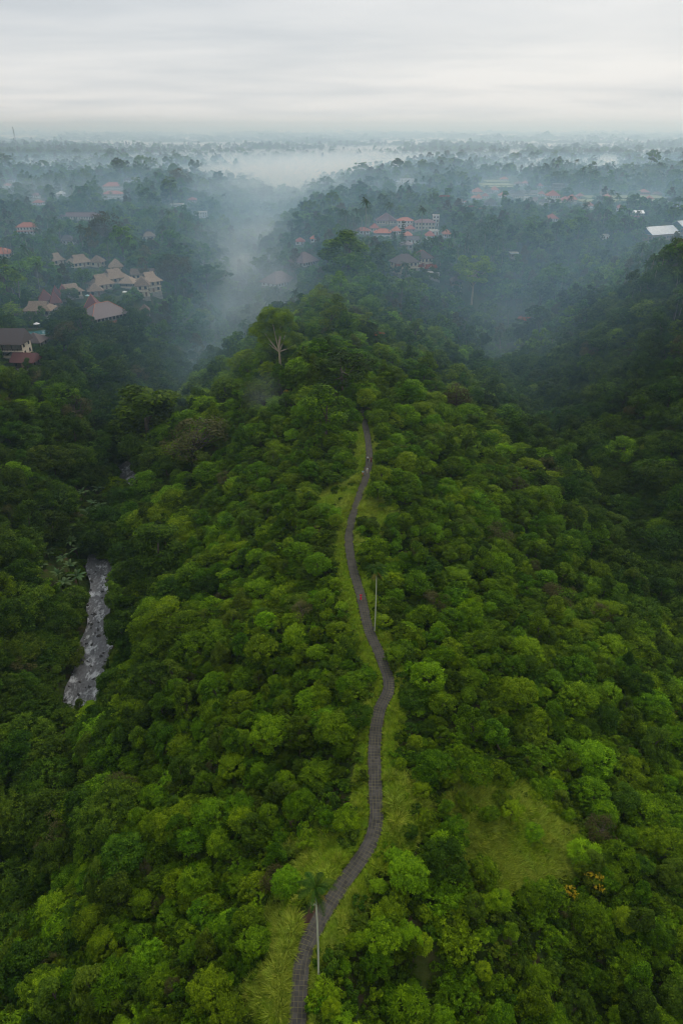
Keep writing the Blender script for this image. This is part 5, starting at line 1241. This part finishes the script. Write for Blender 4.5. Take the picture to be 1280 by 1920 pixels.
# ------------------------------------------------------------------ haze and mist
def volume(name, density, color, aniso=.0, keep=(1, 1, 1, 1)):
    mt, nt, out = new_mat(name); v = nd(nt, 'ShaderNodeVolumePrincipled'); v.inputs['Color'].default_value = color; v.inputs['Density'].default_value = density; v.inputs['Anisotropy'].default_value = aniso; v.inputs['Absorption Color'].default_value = keep
    nt.links.new(v.outputs[0], out.inputs['Volume']); return mt
def mist_box(name, label, x0, x1, y0, y1, z0, z1, mat):
    b = MB(); b.box(((x0 + x1) / 2, (y0 + y1) / 2, (z0 + z1) / 2), ((x1 - x0) / 2, (y1 - y0) / 2, (z1 - z0) / 2))
    return tag(link(name, b.mesh(name, [mat])), label, None, None, 'stuff')
zmin = float(Z.min())
mist_box('haze', 'thin bluish haze hanging over the whole landscape', -24600, 24600, -200, 26600, zmin - 1, 150, volume('haze_air', HAZE_DENSITY, HAZE_COLOR, .5, (.75, .88, 1, 1)))
def soft_volume(name, density, col, freq):
    """mist that thins out towards its edge and is torn by noise"""
    mt, nt, out = new_mat(name); tc_ = nd(nt, 'ShaderNodeTexCoord')
    ln = nd(nt, 'ShaderNodeVectorMath', operation='LENGTH'); nt.links.new(tc_.outputs['Object'], ln.inputs[0])
    f = mathn(nt, 'SUBTRACT', 1.0, mathn(nt, 'MULTIPLY', ln.outputs['Value'], ln.outputs['Value']), True); f = mathn(nt, 'POWER', f, 1.5)
    n_ = noise(nt, tc_.outputs['Object'], freq, 3, .55); n_ = mathn(nt, 'MULTIPLY', mathn(nt, 'SUBTRACT', n_, .30, True), 3.6)
    dn = mathn(nt, 'MULTIPLY', mathn(nt, 'MULTIPLY', f, n_), density)
    v = nd(nt, 'ShaderNodeVolumePrincipled'); v.inputs['Color'].default_value = col; v.inputs['Absorption Color'].default_value = (1, 1, 1, 1); nt.links.new(dn, v.inputs['Density']); v.inputs['Anisotropy'].default_value = .5
    nt.links.new(v.outputs[0], out.inputs['Volume']); return mt
def puff(name, label, c, r, density, col=(.80, .90, 1, 1), freq=2.2):
    th, ph = np.meshgrid(np.linspace(0, 2 * math.pi, 24, endpoint=False), np.linspace(.05, math.pi - .05, 14))
    v = np.stack([np.sin(ph) * np.cos(th), np.sin(ph) * np.sin(th), np.cos(ph)], -1).reshape(-1, 3)
    F = [[a * 24 + k, (a + 1) * 24 + k, (a + 1) * 24 + (k + 1) % 24, a * 24 + (k + 1) % 24] for a in range(13) for k in range(24)]
    b = MB(); b.add(v, F)
    for o_ in (0, 13 * 24): b.add(v[o_:o_ + 24], [list(range(24)) if o_ else list(range(24))[::-1]])
    o = link(name, b.mesh(name, [soft_volume(name, density, col, freq)], True), None, c); o.scale = r
    return tag(o, label, None, None, 'stuff')
mist_box('valley_haze', 'bluish haze settled over the valleys and villages beyond the ridge', -4000, 4000, 240, 1700, zmin - .6, 32, volume('valley_haze', .00165, (.44, .72, 1, 1), .5, (.7, .88, 1, 1)))
mist_box('ground_mist', 'white morning mist lying over the far plain', -9000, 9000, 1300, 24500, zmin - .3, 17, volume('ground_mist', 0.0044, (.84, .92, 1, 1), .5))
mist_box('distant_haze', 'pale haze veiling the plain towards the horizon', -14000, 14000, 900, 25000, zmin - .45, 66, volume('distant_haze', .00050, (.62, .82, 1, 1), .5, (.6, .80, 1, 1)))
puff('mist_bank', 'white mist rising in the valley left of the centre village', (-80, 620, -16), (80, 250, 34), .0060)
puff('mist_bank', 'bright white mist filling the far end of the left valley', (-60, 1300, -4), (300, 520, 38), .0058, freq=3)
puff('mist_bank', 'long band of mist across the far plain on the left', (-700, 2500, 4), (1000, 380, 26), .0050, freq=3.5)
puff('mist_bank', 'long band of mist across the far plain on the right', (700, 2700, 4), (1000, 400, 26), .0040, freq=3.5)
puff('mist_bank', 'wide mist over the hazy woods left of the bright valley mist', (-430, 1560, 2), (420, 300, 34), .0042, freq=3)
puff('mist_bank', 'mist drifting over the woods right of the bright valley mist', (230, 1750, 2), (360, 320, 34), .0042, freq=3)
puff('mist_bank', 'mist lying between the woods behind the right village', (420, 1500, 2), (420, 260, 30), .0035, freq=3)
puff('mist_bank', 'thin mist drifting over the houses of the left plateau', (-420, 900, 6), (230, 190, 26), .0030)
puff('mist_bank', 'faint smoke wisp above the ridge left of the path end', (-26, 216, 3), (9, 14, 8), .009, freq=1.6)
puff('mist_bank', 'thin mist behind the trees of the ridge crest', (-45, 400, -6), (40, 90, 30), .0050)
puff('mist_bank', 'bluish mist in the left valley below the resort', (-72, 350, -18), (34, 110, 26), .0075, (.55, .83, 1, 1), 1.6)
puff('mist_bank', 'bluish mist in the right valley below the stilt cabin', (92, 370, -20), (46, 90, 24), .0028, (.66, .86, 1, 1), 1.6)
